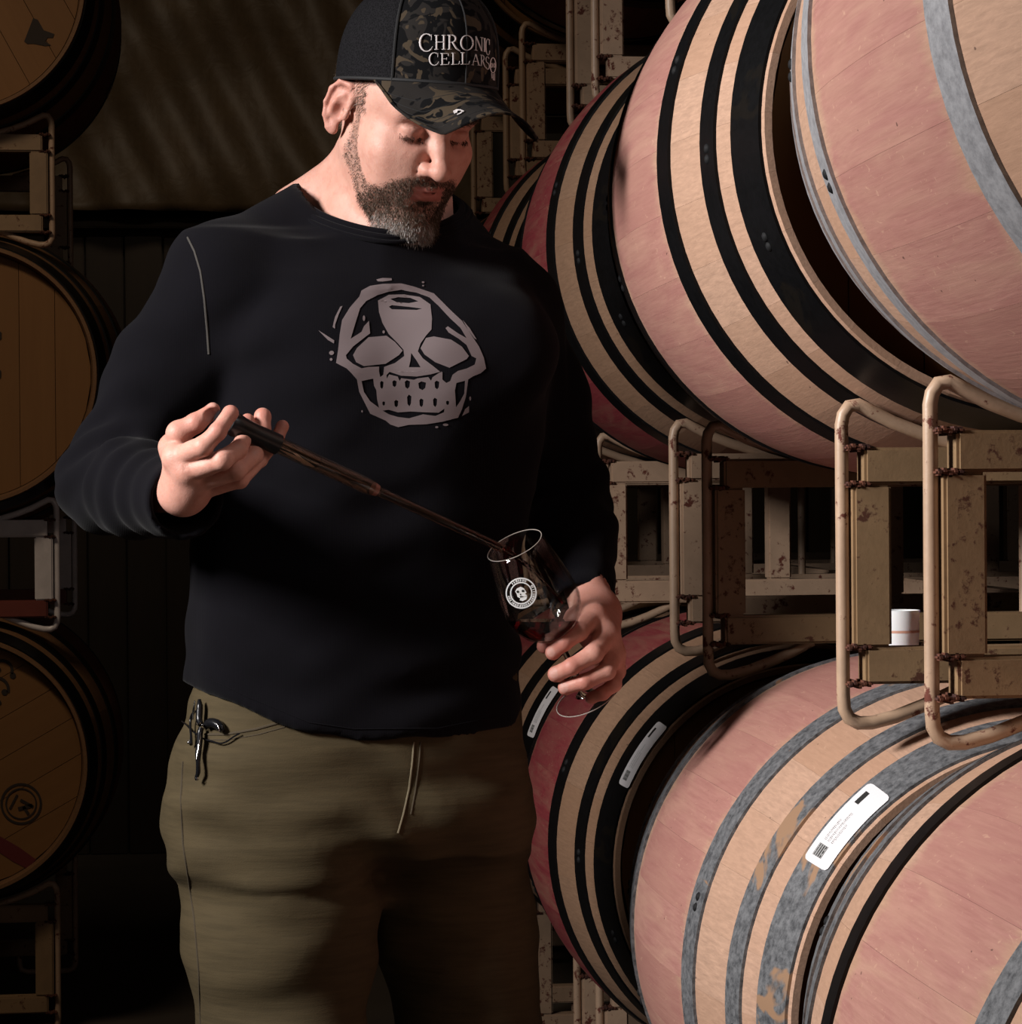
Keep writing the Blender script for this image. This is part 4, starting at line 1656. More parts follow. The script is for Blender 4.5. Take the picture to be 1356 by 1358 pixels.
def hairs(name, idx, length, direc, grey, width=0.00026, out=0.55):
    n = len(idx)
    base = hV[idx] + rng.normal(scale=0.0009, size=(n, 3))
    d = hN[idx] * out + direc + rng.normal(scale=0.22, size=(n, 3))
    d /= np.linalg.norm(d, axis=1)[:, None]
    L = (length * rng.uniform(0.6, 1.25, n))[:, None]
    side = np.cross(d, V3(0.3, 0.2, 0.9))
    side /= np.linalg.norm(side, axis=1)[:, None]
    up = np.cross(d, side)
    bend = np.array((0, 0.0, -0.25)) * L
    V = np.stack([base + side * width, base - side * width * .5 + up * width * .87, base - side * width * .5 - up * width * .87,
                  base + d * L * .55 + side * width * .8, base + d * L * .55 - side * width * .4 + up * width * .7, base + d * L * .55 - side * width * .4 - up * width * .7,
                  base + d * L + bend], 1).reshape(-1, 3)
    T = np.array([[0, 1, 4], [0, 4, 3], [1, 2, 5], [1, 5, 4], [2, 0, 3], [2, 3, 5], [3, 4, 6], [4, 5, 6], [5, 3, 6]])
    Fc = (T[None] + 7 * np.arange(n)[:, None, None]).reshape(-1, 3)
    me = np_mesh(name, V @ HM_np[:3, :3].T + HM_np[:3, 3], Fc, M['hair'])
    set_attr(me, 'grey', np.repeat(grey, 7))
    o = man_obj(name, me, None)
    return o


def pick(mask, n):
    p = np.clip(mask, 0, None)
    p = p / p.sum()
    return rng.choice(len(p), size=n, p=p)


ib = pick(b_mask ** 1.2 * np.where(hV[:, 0] > 0.045, 0.4, 1.0) * (0.45 + 0.9 * sstep(.02, .075, hV[:, 1])), 12000)
yb, zb_, xb = hV[ib, 1], hV[ib, 2], hV[ib, 0]
grey = np.clip(0.33 + 0.5 * sstep(-.084, -.104, zb_) * sstep(.03, .07, yb) * (np.abs(xb + 0.012) < .034) + 0.12 * sstep(.05, .01, yb) + rng.normal(scale=0.17, size=len(ib)), 0, 1)
ln = 0.0021 + 0.0026 * sstep(-.070, -.105, zb_) * sstep(.02, .06, yb) + 0.0010 * sstep(.08, .1, yb)
dr = np.stack([np.sign(xb) * 0.05, 0.25 + 0 * xb, -0.75 + 0 * xb], 1)
beard = hairs('beard', ib, ln, dr, grey)
beard['label'] = 'short brown beard, grey at the chin'
x, y, z = hV.T
side = sstep(.058, .066, np.abs(x)) * sstep(.034, .026, y) * sstep(-.11, -.08, y) * sstep(.008, .022, z) * sstep(.085, .07, z) * (1 - 0.95 * sstep(.079, .081, np.abs(x)))
side = side * np.where((y < 0.012) & (z < 0.03), 0.0, 1.0)
back = sstep(-.035, -.05, y) * sstep(-.045, -.02, z) * sstep(.09, .07, z)
ih = pick(side + 0.6 * back, 5200)
dr = np.stack([0 * ih, -0.45 + 0 * ih, -0.75 + 0 * ih], 1)
hairs('side_hair', ih, np.full(len(ih), 0.0075), dr, np.clip(rng.normal(0.42, 0.15, len(ih)), 0, 1), out=0.25)
brow = np.exp(-(((z - (.0365 - 3.0 * (np.abs(x) - .03) ** 2)) / .0038) ** 2)) * sstep(.010, .014, np.abs(x)) * sstep(.052, .045, np.abs(x)) * (y > .06)
for sg in (-1, 1):
    ih = pick(brow * (x * sg > 0), 380)
    dr = np.stack([np.sign(hV[ih, 0]) * 0.9, -0.1 + 0 * ih, 0.15 + 0 * ih], 1)
    hairs('eyebrow', ih, np.full(len(ih), 0.007), dr, np.clip(rng.normal(0.15, 0.1, len(ih)), 0, 1), out=0.3)
lash = np.exp(-(((z - .0066) / .0016) ** 2)) * sstep(.017, .020, np.abs(x)) * sstep(.048, .045, np.abs(x)) * (y > .078)
for sg in (-1, 1):
    ih = pick(lash * (x * sg > 0), 70)
    dr = np.stack([np.sign(hV[ih, 0]) * 0.15, 0.7 + 0 * ih, -0.6 + 0 * ih], 1)
    hairs('eyelashes', ih, np.full(len(ih), 0.0050), dr, np.zeros(len(ih)), 0.0003, out=0.3)


# ------------------------------------------------------------------ cap
CT = math.atan(0.40)
CAP_O = Vector((0, .012, .046))
C_Y, C_Z = Vector((0, math.cos(CT), math.sin(CT))), Vector((0, -math.sin(CT), math.cos(CT)))
CAPM = HM @ Matrix(((1, C_Y.x, C_Z.x, CAP_O.x), (0, C_Y.y, C_Z.y, CAP_O.y), (0, C_Y.z, C_Z.z, CAP_O.z), (0, 0, 0, 1)))
RX, RY, CH = 0.0905, 0.112, 0.124


def crown(phi, h, e=0.0):
    """phi from the front towards his right, h 0..1 up the crown"""
    k = 0.5 + 0.5 * math.cos(phi)
    pf, pb = 4.2, 2.3
    p = pb + (pf - pb) * k
    sc = max(1 - h ** p, 0.0) ** 0.5
    sc = sc * (1 - 0.05 * h * k)
    z = CH * h * (1.0 + 0.02 * k)
    return CAPM @ Vector((-(RX + e) * math.sin(phi) * sc, (RY + e) * math.cos(phi) * sc, z + e * h))


def camo_mat():
    t = NT('dark_camouflage')
    v = t.coords('Object')
    n1 = t.noise(v, 26, 2, 0.45, 1.4)
    mp = t.n('ShaderNodeMapping')
    mp.inputs['Location'].default_value = (3.1, 1.7, 0.4)
    t.l(v, mp.inputs[0])
    n2 = t.noise(mp.outputs[0], 30, 2, 0.45, 1.6)
    c = t.mix(t.ramp(n1, [(0.47, (0, 0, 0)), (0.485, (1, 1, 1))]), (0.004, 0.004, 0.0045), (0.017, 0.015, 0.014))
    c = t.mix(t.ramp(n2, [(0.58, (0, 0, 0)), (0.595, (1, 1, 1))]), c, (0.050, 0.037, 0.025))
    c = t.mix(t.ramp(t.noise(v, 38, 2, 0.4, 1.2), [(0.60, (0, 0, 0)), (0.615, (1, 1, 1))]), c, (0.004, 0.004, 0.0045))
    t.base(c)
    t.bump(t.noise(v, 1200, 2), 0.3, 0.0004)
    return t.set(Roughness=0.9, Specular_IOR_Level=0.08)


def mesh_mat():
    t = NT('black_cap_mesh')
    v = t.coords('Object')
    w = t.n('ShaderNodeTexVoronoi')
    w.inputs['Scale'].default_value = 520
    t.l(v, w.inputs['Vector'])
    t.base(t.ramp(w.outputs['Distance'], [(0.2, (0.001, 0.001, 0.0015)), (0.6, (0.008, 0.0075, 0.009))]))
    t.bump(w.outputs['Distance'], 0.7, 0.0012)
    return t.set(Roughness=0.85, Specular_IOR_Level=0.12)


M['camo'] = camo_mat()
M['capmesh'] = mesh_mat()
M['capblack'] = plain('black_cap_twill', (0.005, 0.005, 0.006), 0.8)
M['thread'] = plain('pale_embroidery', (0.50, 0.46, 0.46), 0.6)
CO = MO
cap = None


def cap_part(name, mb_or_me, mat=None, **kw):
    global cap
    me = mb_or_me.mesh(name, mat, **kw) if isinstance(mb_or_me, MB) else mb_or_me
    o = bpy.data.objects.new(name, me)
    COL.objects.link(o)
    if cap is None:
        cap = o
        o.parent = man
        o.location = -CO
        o['label'] = 'camouflage trucker cap with pale lettering'
    else:
        o.parent = cap
    return o


PB = math.radians(53)


def crown_patch(name, p0, p1, mat, n=40, m=26, th=0.002):
    vs, fs = [], []
    for e in (0.0, -th):
        for j in range(m + 1):
            hh = math.sin(PI / 2 * j / m) * 0.9995
            for i in range(n + 1):
                vs.append(crown(p0 + (p1 - p0) * i / n, hh, e))
    w = n + 1
    N = w * (m + 1)
    for j in range(m):
        for i in range(n):
            a = j * w + i
            fs.append([a, a + 1, a + w + 1, a + w])
            fs.append([N + a + 1, N + a, N + a + w, N + a + w + 1])
    for i in range(n):
        fs.append([i + 1, i, N + i, N + i + 1])
    for j in range(m):
        fs.append([j * w, (j + 1) * w, N + (j + 1) * w, N + j * w])
        fs.append([(j + 1) * w + n, j * w + n, N + j * w + n, N + (j + 1) * w + n])
    return cap_part(name, MB().add(vs, fs), mat, angle=50)


crown_patch('cap', -PB, PB, M['camo'])
crown_patch('mesh_back', PB, 2 * PI - PB, M['capmesh'])
for ph in (PB, -PB):
    pts = [crown(ph, math.sin(PI / 2 * j / 20) * 0.998, 0.0012) for j in range(21)]
    cap_part('panel_seam', MB().tube(pts, 0.0016, 6), M['capblack'])
pts = [crown(0, math.sin(PI / 2 * j / 20) * 0.998, 0.0006) for j in range(21)]
cap_part('panel_seam', MB().tube(pts, 0.0009, 6), M['capblack'])
cap_part('sweatband', MB().tube([crown(2 * PI * i / 64, 0.012, 0.0006) for i in range(65)], 0.0022, 6, cap=False), M['capblack'])
cap_part('top_button', MB().lathe([(0.0001, 0.006), (0.005, 0.005), (0.0075, 0.001), (0.008, -0.002)], 16, CAPM @ Matrix.Translation((0, 0, CH * 1.005))), M['camo'])


def brim(u, v, e=0.0):
    """u -1 (his right) .. 1, v 0..1 outwards"""
    a = math.radians(66) * u
    cu = max(math.cos(PI / 2 * u), 0.0)
    xi, yi = RX * math.sin(a), RY * math.cos(a)
    ys = RY * math.cos(math.radians(66))
    xo, yo = 0.083 * math.sin(PI / 2 * u), ys + (0.200 - ys) * cu ** 0.40
    x_, y_ = xi + (xo - xi) * v, yi + (yo - yi) * v
    w_ = 1 - (1 - v) ** 2
    zz = -0.030 * v * cu ** 0.3 - 0.036 * min(1.0, (x_ / 0.064) ** 2) * w_ * cu ** 0.25
    return CAPM @ Vector((x_, y_, zz + e))


vs, fs = [], []
nu, nv = 48, 14
for e in (0.0012, -0.0012):
    for j in range(nv + 1):
        for i in range(nu + 1):
            vs.append(brim(-1 + 2 * i / nu, j / nv, e))
w = nu + 1
N = w * (nv + 1)
for j in range(nv):
    for i in range(nu):
        a = j * w + i
        fs.append([a, a + 1, a + w + 1, a + w])
        fs.append([N + a + 1, N + a, N + a + w, N + a + w + 1])
for i in range(nu):
    a = nv * w + i
    fs.append([a, a + 1, N + a + 1, N + a])
    fs.append([i + 1, i, N + i, N + i + 1])
cap_part('brim', MB().add(vs, fs), M['camo'], angle=60)
cap_part('brim_edge', MB().tube([brim(-1 + 2 * i / nu, 1.0) for i in range(nu + 1)], 0.0017, 6), M['camo'])
for vv in (0.3, 0.5, 0.7, 0.86):
    cap_part('brim_stitch', MB().tube([brim(-0.96 + 1.92 * i / nu, vv, 0.0013) for i in range(nu + 1)], 0.00035, 5), M['capblack'])

# embroidery: serif capitals, each letter its own piece on the crown
GV, GF = [], []
for o_ in [cap] + [c for c in cap.children if c.name.startswith(('mesh_back', 'brim'))]:
    off = len(GV)
    GV += [v.co.copy() for v in o_.data.vertices]
    GF += [[i + off for i in p.vertices] for p in o_.data.polygons]
cap_bvh = BVHTree.FromPolygons(GV, GF)


def arc(cx, cy, rx, ry, a0, a1, w0, w1, n=12):
    """stroke along an arc with thick/thin modelling; returns centre points and widths"""
    out = []
    for k in range(n + 1):
        a = math.radians(a0 + (a1 - a0) * k / n)
        t = abs(math.cos(a))
        out.append((cx + rx * math.cos(a), cy + ry * math.sin(a), w0 * (1 - t) + w1 * t))
    return out


def ln(*pts):
    return [tuple(p) for p in pts]


GLYPH = {
    'C': [arc(.55, .5, .45, .48, 50, 310, .07, .20), ln((.84, .64, .06), (.86, .96, .05)), ln((.82, .12, .05), (.93, .30, .04))],
    'H': [ln((.2, 0, .18), (.2, 1, .18)), ln((.8, 0, .18), (.8, 1, .18)), ln((.2, .52, .08), (.8, .52, .08)), ln((.02, .03, .06), (.38, .03, .06)), ln((.62, .03, .06), (.98, .03, .06)), ln((.02, .97, .06), (.38, .97, .06)), ln((.62, .97, .06), (.98, .97, .06))],
    'R': [ln((.2, 0, .18), (.2, 1, .18)), arc(.38, .74, .34, .24, 90, -90, .07, .16), ln((.2, .98, .07), (.4, .98, .07)), ln((.2, .50, .07), (.4, .50, .07)), ln((.45, .5, .16), (.75, .1, .16), (1.1, -.12, .08)), ln((.02, .03, .06), (.38, .03, .06)), ln((.02, .97, .06), (.25, .97, .06))],
    'O': [arc(.5, .5, .44, .48, 0, 360, .07, .18, 24)],
    'N': [ln((.18, 0, .09), (.18, 1, .09)), ln((.82, 0, .09), (.82, 1, .09)), ln((.18, 1, .18), (.82, 0, .18)), ln((0, .03, .06), (.34, .03, .06)), ln((.66, .97, .06), (1, .97, .06))],
    'I': [ln((.5, 0, .30), (.5, 1, .30)), ln((.15, .03, .06), (.85, .03, .06)), ln((.15, .97, .06), (.85, .97, .06))],
    'E': [ln((.22, 0, .20), (.22, 1, .20)), ln((.02, .04, .08), (.85, .04, .08)), ln((.02, .96, .08), (.82, .96, .08)), ln((.22, .52, .08), (.66, .52, .08)), ln((.85, .04, .07), (.93, .28, .05)), ln((.82, .96, .07), (.86, .74, .05)), ln((.66, .62, .05), (.66, .42, .05))],
    'L': [ln((.25, 0, .20), (.25, 1, .20)), ln((.03, .04, .08), (.88, .04, .08)), ln((.05, .97, .06), (.48, .97, .06)), ln((.88, .04, .07), (.97, .30, .05))],
    'A': [ln((.08, 0, .09), (.48, 1, .09)), ln((.5, 1, .20), (.9, 0, .20)), ln((.24, .36, .07), (.72, .36, .07)), ln((-.05, .03, .06), (.25, .03, .06)), ln((.7, .03, .06), (1.05, .03, .06))],
    'S': [arc(.5, .74, .32, .24, 30, 270, .10, .16), arc(.5, .26, .34, .25, 90, -150, .10, .16)],
}


def ribbon_px(mb, bvh, pts, off, seg=3):
    """pts: (px, py, width px); lays a ribbon on a surface"""
    dense = []
    for a, b in zip(pts[:-1], pts[1:]):
        n = max(1, int(math.hypot(b[0] - a[0], b[1] - a[1]) / 1.5))
        for k in range(n):
            t = k / n
            dense.append(tuple(a[i] + (b[i] - a[i]) * t for i in range(3)))
    dense.append(pts[-1])
    L, Rr = [], []
    for i, p in enumerate(dense):
        a, b = dense[max(i - 1, 0)], dense[min(i + 1, len(dense) - 1)]
        dx, dy = b[0] - a[0], b[1] - a[1]
        l = math.hypot(dx, dy) or 1
        nx_, ny_ = -dy / l * p[2] / 2, dx / l * p[2] / 2
        L.append(cast(bvh, p[0] + nx_, p[1] + ny_, off))
        Rr.append(cast(bvh, p[0] - nx_, p[1] - ny_, off))
    vs = []
    ok = [i for i in range(len(dense)) if L[i] is not None and Rr[i] is not None]
    for i in ok:
        vs += [L[i], Rr[i]]
    if len(ok) > 1:
        mb.add(vs, [[2 * k, 2 * k + 1, 2 * k + 3, 2 * k + 2] for k in range(len(ok) - 1)])


def letter(ch, x0, x1, yb0, yb1, yt0, yt1, wpx):
    """box by left/right x, baseline y at left/right, top y at left/right"""
    mb = MB()
    for st in GLYPH[ch]:
        pts = []
        for u, v, wd_ in st:
            px = x0 + (x1 - x0) * u
            yb_ = yb0 + (yb1 - yb0) * u
            yt_ = yt0 + (yt1 - yt0) * u
            pts.append((px, yb_ + (yt_ - yb_) * v, max(wd_ * wpx, 0.7)))
        ribbon_px(mb, cap_bvh, pts, 0.0011)
    if mb.v:
        me = mb.mesh('letter', M['thread'], merge=0)
        o = cap_part('letter', me)
        sm_ = o.modifiers.new('thread', 'SOLIDIFY')
        sm_.thickness = 0.0008


letter('C', 555.5, 575.5, 69.5, 68.5, 44, 45.5, 14)
letter('H', 576, 592, 66.3, 66.3, 47, 46.5, 13)
letter('R', 593, 608.5, 66.3, 66.0, 46.5, 46.5, 13)
letter('O', 610, 627.5, 67.5, 67.0, 46.5, 47.5, 11)
letter('N', 628, 640, 67, 68.5, 48, 50, 9)
letter('I', 639.5, 643.5, 68.5, 69.5, 50.5, 51, 7)
letter('C', 642.5, 648.5, 73, 74, 50.5, 52, 6)
letter('C', 568.5, 583, 87.5, 87, 69.5, 70, 11)
letter('E', 584, 596.5, 86.7, 86.3, 70.5, 70.5, 10)
letter('L', 598, 609.5, 86.3, 86, 70, 70, 9)
letter('L', 610, 622.5, 86, 85.8, 69.5, 69.5, 9)
letter('A', 625, 635, 86.5, 87, 71.5, 72.5, 7)
letter('R', 636, 642.5, 87.3, 88.5, 72.5, 73.5, 6)
letter('S', 642, 648.5, 91, 93, 74, 76, 6)
mb = MB()
for st in (arc(.5, .62, .45, .36, 0, 360, .14, .2, 20), arc(.3, .62, .12, .1, 0, 360, .1, .1, 10), arc(.7, .62, .12, .1, 0, 360, .1, .1, 10), ln((.25, .25, .14), (.35, 0, .14)), ln((.5, .22, .14), (.55, -.08, .14)), ln((.75, .25, .14), (.75, -.1, .14))):
    ribbon_px(mb, cap_bvh, [(649 + 8 * u, 104 - 28 * v, max(w_ * 7, .8)) for u, v, w_ in st], 0.0011)
if mb.v:
    cap_part('skull_emblem', mb.mesh('skull_emblem', M['thread']))
mb = MB()
ribbon_px(mb, cap_bvh, [(602, 149.5, 1.2), (606, 147.5, 1.6), (611, 147.5, 1.6), (616, 149.5, 1.4)], 0.0020)
ribbon_px(mb, cap_bvh, [(615, 148.5, 1.2), (611, 152, 1.4), (607, 153.5, 1.0)], 0.0020)
if mb.v:
    cap_part('brim_emblem', mb.mesh('brim_emblem', M['thread']))


# ------------------------------------------------------------------ skull print on the shirt
from mathutils.geometry import tessellate_polygon
M['print'] = plain('pale_shirt_print', (0.165, 0.130, 0.135), 0.8)


def SK(x, y):
    return 400 + x / 4.843, 340 + y / 4.843


def decal(name, outer, holes, bvh, mat, parent, to_px, off=0.0008, maxlen=4.0):
    rings = [[Vector((*to_px(*p), 0)) for p in r] for r in [outer] + holes]
    tris = tessellate_polygon(rings)
    flat = [p for r in rings for p in r]
    bm = bmesh.new()
    vs = [bm.verts.new(p) for p in flat]
    bm.verts.ensure_lookup_table()
    for t in tris:
        try:
            bm.faces.new([vs[i] for i in t])
        except ValueError:
            pass
    for _ in range(5):
        long_e = [e for e in bm.edges if e.calc_length() > maxlen]
        if not long_e:
            break
        bmesh.ops.subdivide_edges(bm, edges=long_e, cuts=1)
        bmesh.ops.triangulate(bm, faces=[f for f in bm.faces if len(f.verts) > 3])
    for v in bm.verts[:]:
        p = cast(bvh, v.co.x, v.co.y, off)
        if p is None:
            bm.verts.remove(v)
        else:
            v.co = p
    me = bpy.data.meshes.new(name)
    bmesh.ops.recalc_face_normals(bm, faces=bm.faces)
    bm.to_mesh(me)
    bm.free()
    me.materials.append(mat)
    me.shade_smooth()
    return man_obj(name, me, parent)


def blob(cx, cy, rx, ry, n=10):
    return [(cx + rx * math.cos(2 * PI * k / n), cy + ry * math.sin(2 * PI * k / n)) for k in range(n)]


sk_outer = [(440, 190), (520, 178), (640, 175), (720, 195), (850, 240), (900, 290), (960, 350), (1030, 415), (1080, 490), (1140, 580), (1170, 650), (1185, 720), (1150, 750), (1100, 770), (1070, 790), (1055, 900), (1030, 980), (1005, 1035), (900, 1062), (800, 1078), (690, 1082), (620, 1097), (570, 1080), (540, 1055), (440, 1010), (400, 930), (370, 870), (355, 790), (320, 750), (290, 720), (222, 685), (235, 600), (245, 500), (260, 410), (310, 330), (370, 260), (385, 220)]
sk_dark = [(315, 530), (345, 430), (375, 335), (415, 288), (490, 248), (560, 226), (640, 215), (740, 235), (820, 265), (880, 320), (950, 395), (1020, 460), (1060, 526), (1005, 495), (940, 450), (925, 462), (945, 490), (1010, 530), (1060, 570), (1092, 640), (1122, 655), (1112, 695), (1060, 720), (1005, 735), (970, 760), (955, 800), (930, 812), (905, 790), (905, 742), (888, 738), (840, 700), (780, 655), (748, 610), (765, 560), (800, 510), (835, 470), (838, 400), (828, 310), (760, 262), (660, 244), (560, 247), (490, 285), (497, 360), (520, 430), (560, 500), (620, 560), (655, 600), (660, 640), (600, 685), (530, 710), (525, 760), (505, 775), (497, 740), (497, 708), (430, 710), (385, 719), (330, 690), (290, 657), (285, 635), (330, 580), (400, 525), (440, 495), (432, 415), (400, 450), (385, 485)]
sk_holes = [sk_dark,
            [(570, 275), (620, 262), (700, 268), (750, 290), (690, 302), (610, 295)],
            [(560, 325), (580, 315), (680, 325), (775, 337), (740, 346), (580, 341)],
            [(705, 620), (740, 670), (765, 712), (690, 712), (700, 670)],
            [(565, 742), (640, 766), (740, 771), (830, 757), (898, 738), (842, 775), (832, 798), (815, 774), (745, 783), (722, 792), (640, 782), (630, 800), (618, 772), (562, 758), (548, 785), (545, 762)],
            [(385, 800), (430, 790), (460, 785), (465, 830), (480, 860), (485, 920), (497, 972), (440, 930), (400, 870)],
            [(995, 812), (1050, 798), (1045, 880), (1018, 930), (992, 968), (985, 860)],
            [(520, 990), (560, 985), (620, 1002), (700, 996), (800, 1001), (880, 1003), (918, 977), (915, 1000), (860, 1024), (780, 1014), (690, 1040), (620, 1032), (560, 1014)]]
for cx, cy, rx, ry in ((515, 825, 11, 26), (597, 817, 14, 22), (680, 822, 17, 28), (775, 830, 25, 28), (870, 825, 15, 28), (527, 945, 9, 14), (608, 945, 13, 24), (692, 925, 14, 38), (770, 940, 13, 28), (858, 937, 13, 30), (938, 940, 10, 14)):
    sk_holes.append([(cx - rx, cy - ry * .6), (cx - rx * .2, cy - ry), (cx + rx, cy - ry * .7), (cx + rx * .8, cy + ry * .5), (cx + rx * .1, cy + ry), (cx - rx * .8, cy + ry * .6)])
skull = decal('skull_print', sk_outer, sk_holes, shirt_bvh, M['print'], shirt, SK)
skull['label'] = 'grey woodcut skull print'
for isl in ([(330, 635), (355, 590), (430, 520), (545, 510), (600, 550), (650, 605), (625, 635), (540, 690), (400, 705), (350, 680)],
            [(765, 590), (800, 525), (850, 515), (960, 535), (1030, 580), (1075, 640), (1060, 660), (950, 715), (860, 680), (790, 630)],
            [(480, 150), (520, 140), (578, 142), (580, 156), (520, 163), (490, 162)],
            [(205, 430), (215, 390), (248, 325), (263, 320), (240, 370), (215, 440), (215, 465), (200, 455)],
            [(108, 475), (160, 508), (210, 540), (208, 560), (170, 538)],
            blob(193, 620, 16, 14), blob(190, 662, 9, 9), [(1035, 410), (1080, 462), (1125, 535), (1108, 525), (1070, 475)],
            [(1030, 1025), (1050, 980), (1075, 960), (1075, 1000)], blob(1083, 912, 6, 14), blob(868, 1096, 10, 7), blob(925, 1081, 18, 8), blob(388, 995, 5, 8), blob(780, 168, 9, 6), blob(780, 190, 7, 5), blob(400, 398, 8, 18), blob(527, 486, 8, 10)):
    decal('skull_print', isl, [], shirt_bvh, M['print'], shirt, SK)


# ------------------------------------------------------------------ wine thief
def glass_mat(name, col=(1, 1, 1), rough=0.0, ior=1.45):
    t = NT(name)
    t.base(col)
    return t.set(Roughness=rough, IOR=ior, Transmission_Weight=1.0)


def thin_glass(name, tint, boost=1.0):
    t = NT(name)
    nt = t.t
    tr = t.n('ShaderNodeBsdfTransparent')
    tr.inputs[0].default_value = (*tint, 1)
    gl = t.n('ShaderNodeBsdfGlossy')
    gl.inputs['Roughness'].default_value = 0.02
    fr = t.n('ShaderNodeLayerWeight')
    fr.inputs['Blend'].default_value = 0.5
    mx = t.n('ShaderNodeMixShader')
    t.l(t.math('MULTIPLY_ADD', t.math('POWER', fr.outputs['Facing'], 4.0), 0.75 * boost, 0.035), mx.inputs[0])
    t.l(tr.outputs[0], mx.inputs[1])
    t.l(gl.outputs[0], mx.inputs[2])
    t.l(mx.outputs[0], nt.nodes['Material Output'].inputs[0])
    return t.m


M['glass'] = glass_mat('clear_glass')
M['bowl'] = thin_glass('thin_bowl_glass', (0.97, 0.97, 0.97))
M['acrylic'] = thin_glass('smoky_clear_tube', (0.86, 0.78, 0.70))
M['wine'] = glass_mat('red_wine', (0.20, 0.012, 0.018), 0.0, 1.34)
M['rubber'] = plain('black_rubber', (0.006, 0.006, 0.007), 0.3, Specular_IOR_Level=0.35)
M['steel'] = plain('polished_steel', (0.75, 0.75, 0.76), 0.12, 1.0)
M['red_ink'] = plain('red_print', (0.30, 0.14, 0.13), 0.5)


thief = thing('wine_thief', 'clear wine thief tube with a black grip held in the right hand', 'wine thief', t_end)
TO = Vector(t_end)


def thief_part(name, pts, rads, mat, seg=24):
    o = MB().tube([p - TO for p in pts], rads, seg).build(name, mat, thief, angle=35)
    return o


def along(d):
    return t_end + ax_t * d


Lg = (t_neck - t_end).length
Lm = (t_mid - t_end).length
Lt = (t_tip - t_end).length
thief_part('thumb_button', [along(-.010), along(-.008), along(-.002), along(.004), along(.010)], [.003, .0075, .0095, .0090, .0060], M['rubber'])
thief_part('grip', [along(.006), along(.009), along(.016), along(.024), along(.045), along(Lg - .004), along(Lg), along(Lg + .001)], [.006, .0125, .0138, .0122, .0115, .0120, .0118, .0095], M['rubber'])
M['gloss_black'] = plain('glossy_black_plastic', (0.006, 0.006, 0.007), 0.1, Specular_IOR_Level=0.8)
thief_part('plunger', [along(Lg), along(Lg + .002), along(Lg + .050), along(Lg + .054)], [.0068, .0070, .0070, .0045], M['gloss_black'])
pl = MB().tube([along(Lg), along(Lg + .056)], .0070, 40)
pl_bvh = BVHTree.FromPolygons(pl.v, pl.f)
M['painted_glint'] = plain('painted_glint', (0.85, 0.83, 0.85), 0.3)  # white zigzag painted on the plunger in place of a reflected highlight
def C2(x, y):
    return 180 + x / 3.988, 500 + y / 3.988
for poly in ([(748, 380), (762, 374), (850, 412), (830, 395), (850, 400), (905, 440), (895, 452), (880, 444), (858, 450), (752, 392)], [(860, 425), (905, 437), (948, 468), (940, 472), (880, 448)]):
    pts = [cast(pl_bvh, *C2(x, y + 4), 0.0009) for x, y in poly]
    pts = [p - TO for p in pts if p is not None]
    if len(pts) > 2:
        MB().add(pts, [list(range(len(pts)))]).build('painted_glint', M['painted_glint'], thief, smooth=False)


def tube_shell(name, d0, d1, r, th, mat, taper=None):
    """open tube with wall thickness"""
    q = ax_t.to_track_quat('Z', 'Y').to_matrix().to_4x4()
    prof = [(r, d0), (r, d1 - .012), (r * .8, d1 - .004), (taper or r, d1), ((taper or r) - th, d1), (r * .8 - th, d1 - .004), (r - th, d1 - .012), (r - th, d0)]
    return MB().lathe(prof, 28, q, closed=True).build(name, mat, thief, angle=40)


tube_shell('sample_tube', Lg + .0012, Lm + .012, .0098, .0014, M['acrylic'], .0062)
q4 = ax_t.to_track_quat('Z', 'Y').to_matrix().to_4x4()
MB().lathe([(.0060, Lm + .0125), (.0056, Lt), (.0042, Lt), (.0046, Lm + .0125)], 24, q4, closed=True).build('drop_tube', M['acrylic'], thief, angle=40)
MB().lathe([(.0001, Lm + .02), (.0040, Lm + .02), (.0038, Lt - .004), (.0001, Lt - .004)], 16, q4).build('wine_column', M['wine'], thief)
thief_part('printed_band', [along(Lm + .003), along(Lm + .0035), along(Lm + .009), along(Lm + .0095)], [.0074, .0078, .0070, .0068], M['red_ink'])


# ------------------------------------------------------------------ wine glass
GQ = Matrix.Translation(Vector((0, 0, 0))) @ G_A.to_track_quat('Z', 'Y').to_matrix().to_4x4()
glass = thing('wine_glass', 'tilted stemmed wine glass with a round white emblem held in the left hand', 'wine glass', G_F)
inner = [(.0338, .2200), (.0365, .2060), (.0404, .1850), (.0438, .1620), (.0452, .1450), (.0449, .1330), (.0412, .1195), (.0332, .1072), (.0220, .0985), (.0100, .0925), (.0005, .0910)]
gme = MB().lathe(BOWL + inner, 72, GQ).mesh('bowl', M['bowl'], angle=80, merge=1e-6)
gobj = obj('bowl', gme, glass)
MB().lathe(STEM[6:] + [(.0045, .0835), (.0005, .0838)], 40, GQ).build('stem', M['glass'], glass, angle=80)
MB().lathe(STEM[:7] + [(.0005, .0078)], 72, GQ).build('foot', M['bowl'], glass, angle=60)
M['rim'] = plain('glass_edge_highlight', (0.34, 0.30, 0.27), 0.15)  # pale opaque rings put the edge highlights into the colour
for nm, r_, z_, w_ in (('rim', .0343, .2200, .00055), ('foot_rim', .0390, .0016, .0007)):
    MB().tube([GQ @ Vector((r_ * math.cos(2 * PI * k / 72), r_ * math.sin(2 * PI * k / 72), z_)) for k in range(73)], w_, 6, cap=False).build(nm, M['rim'], glass)
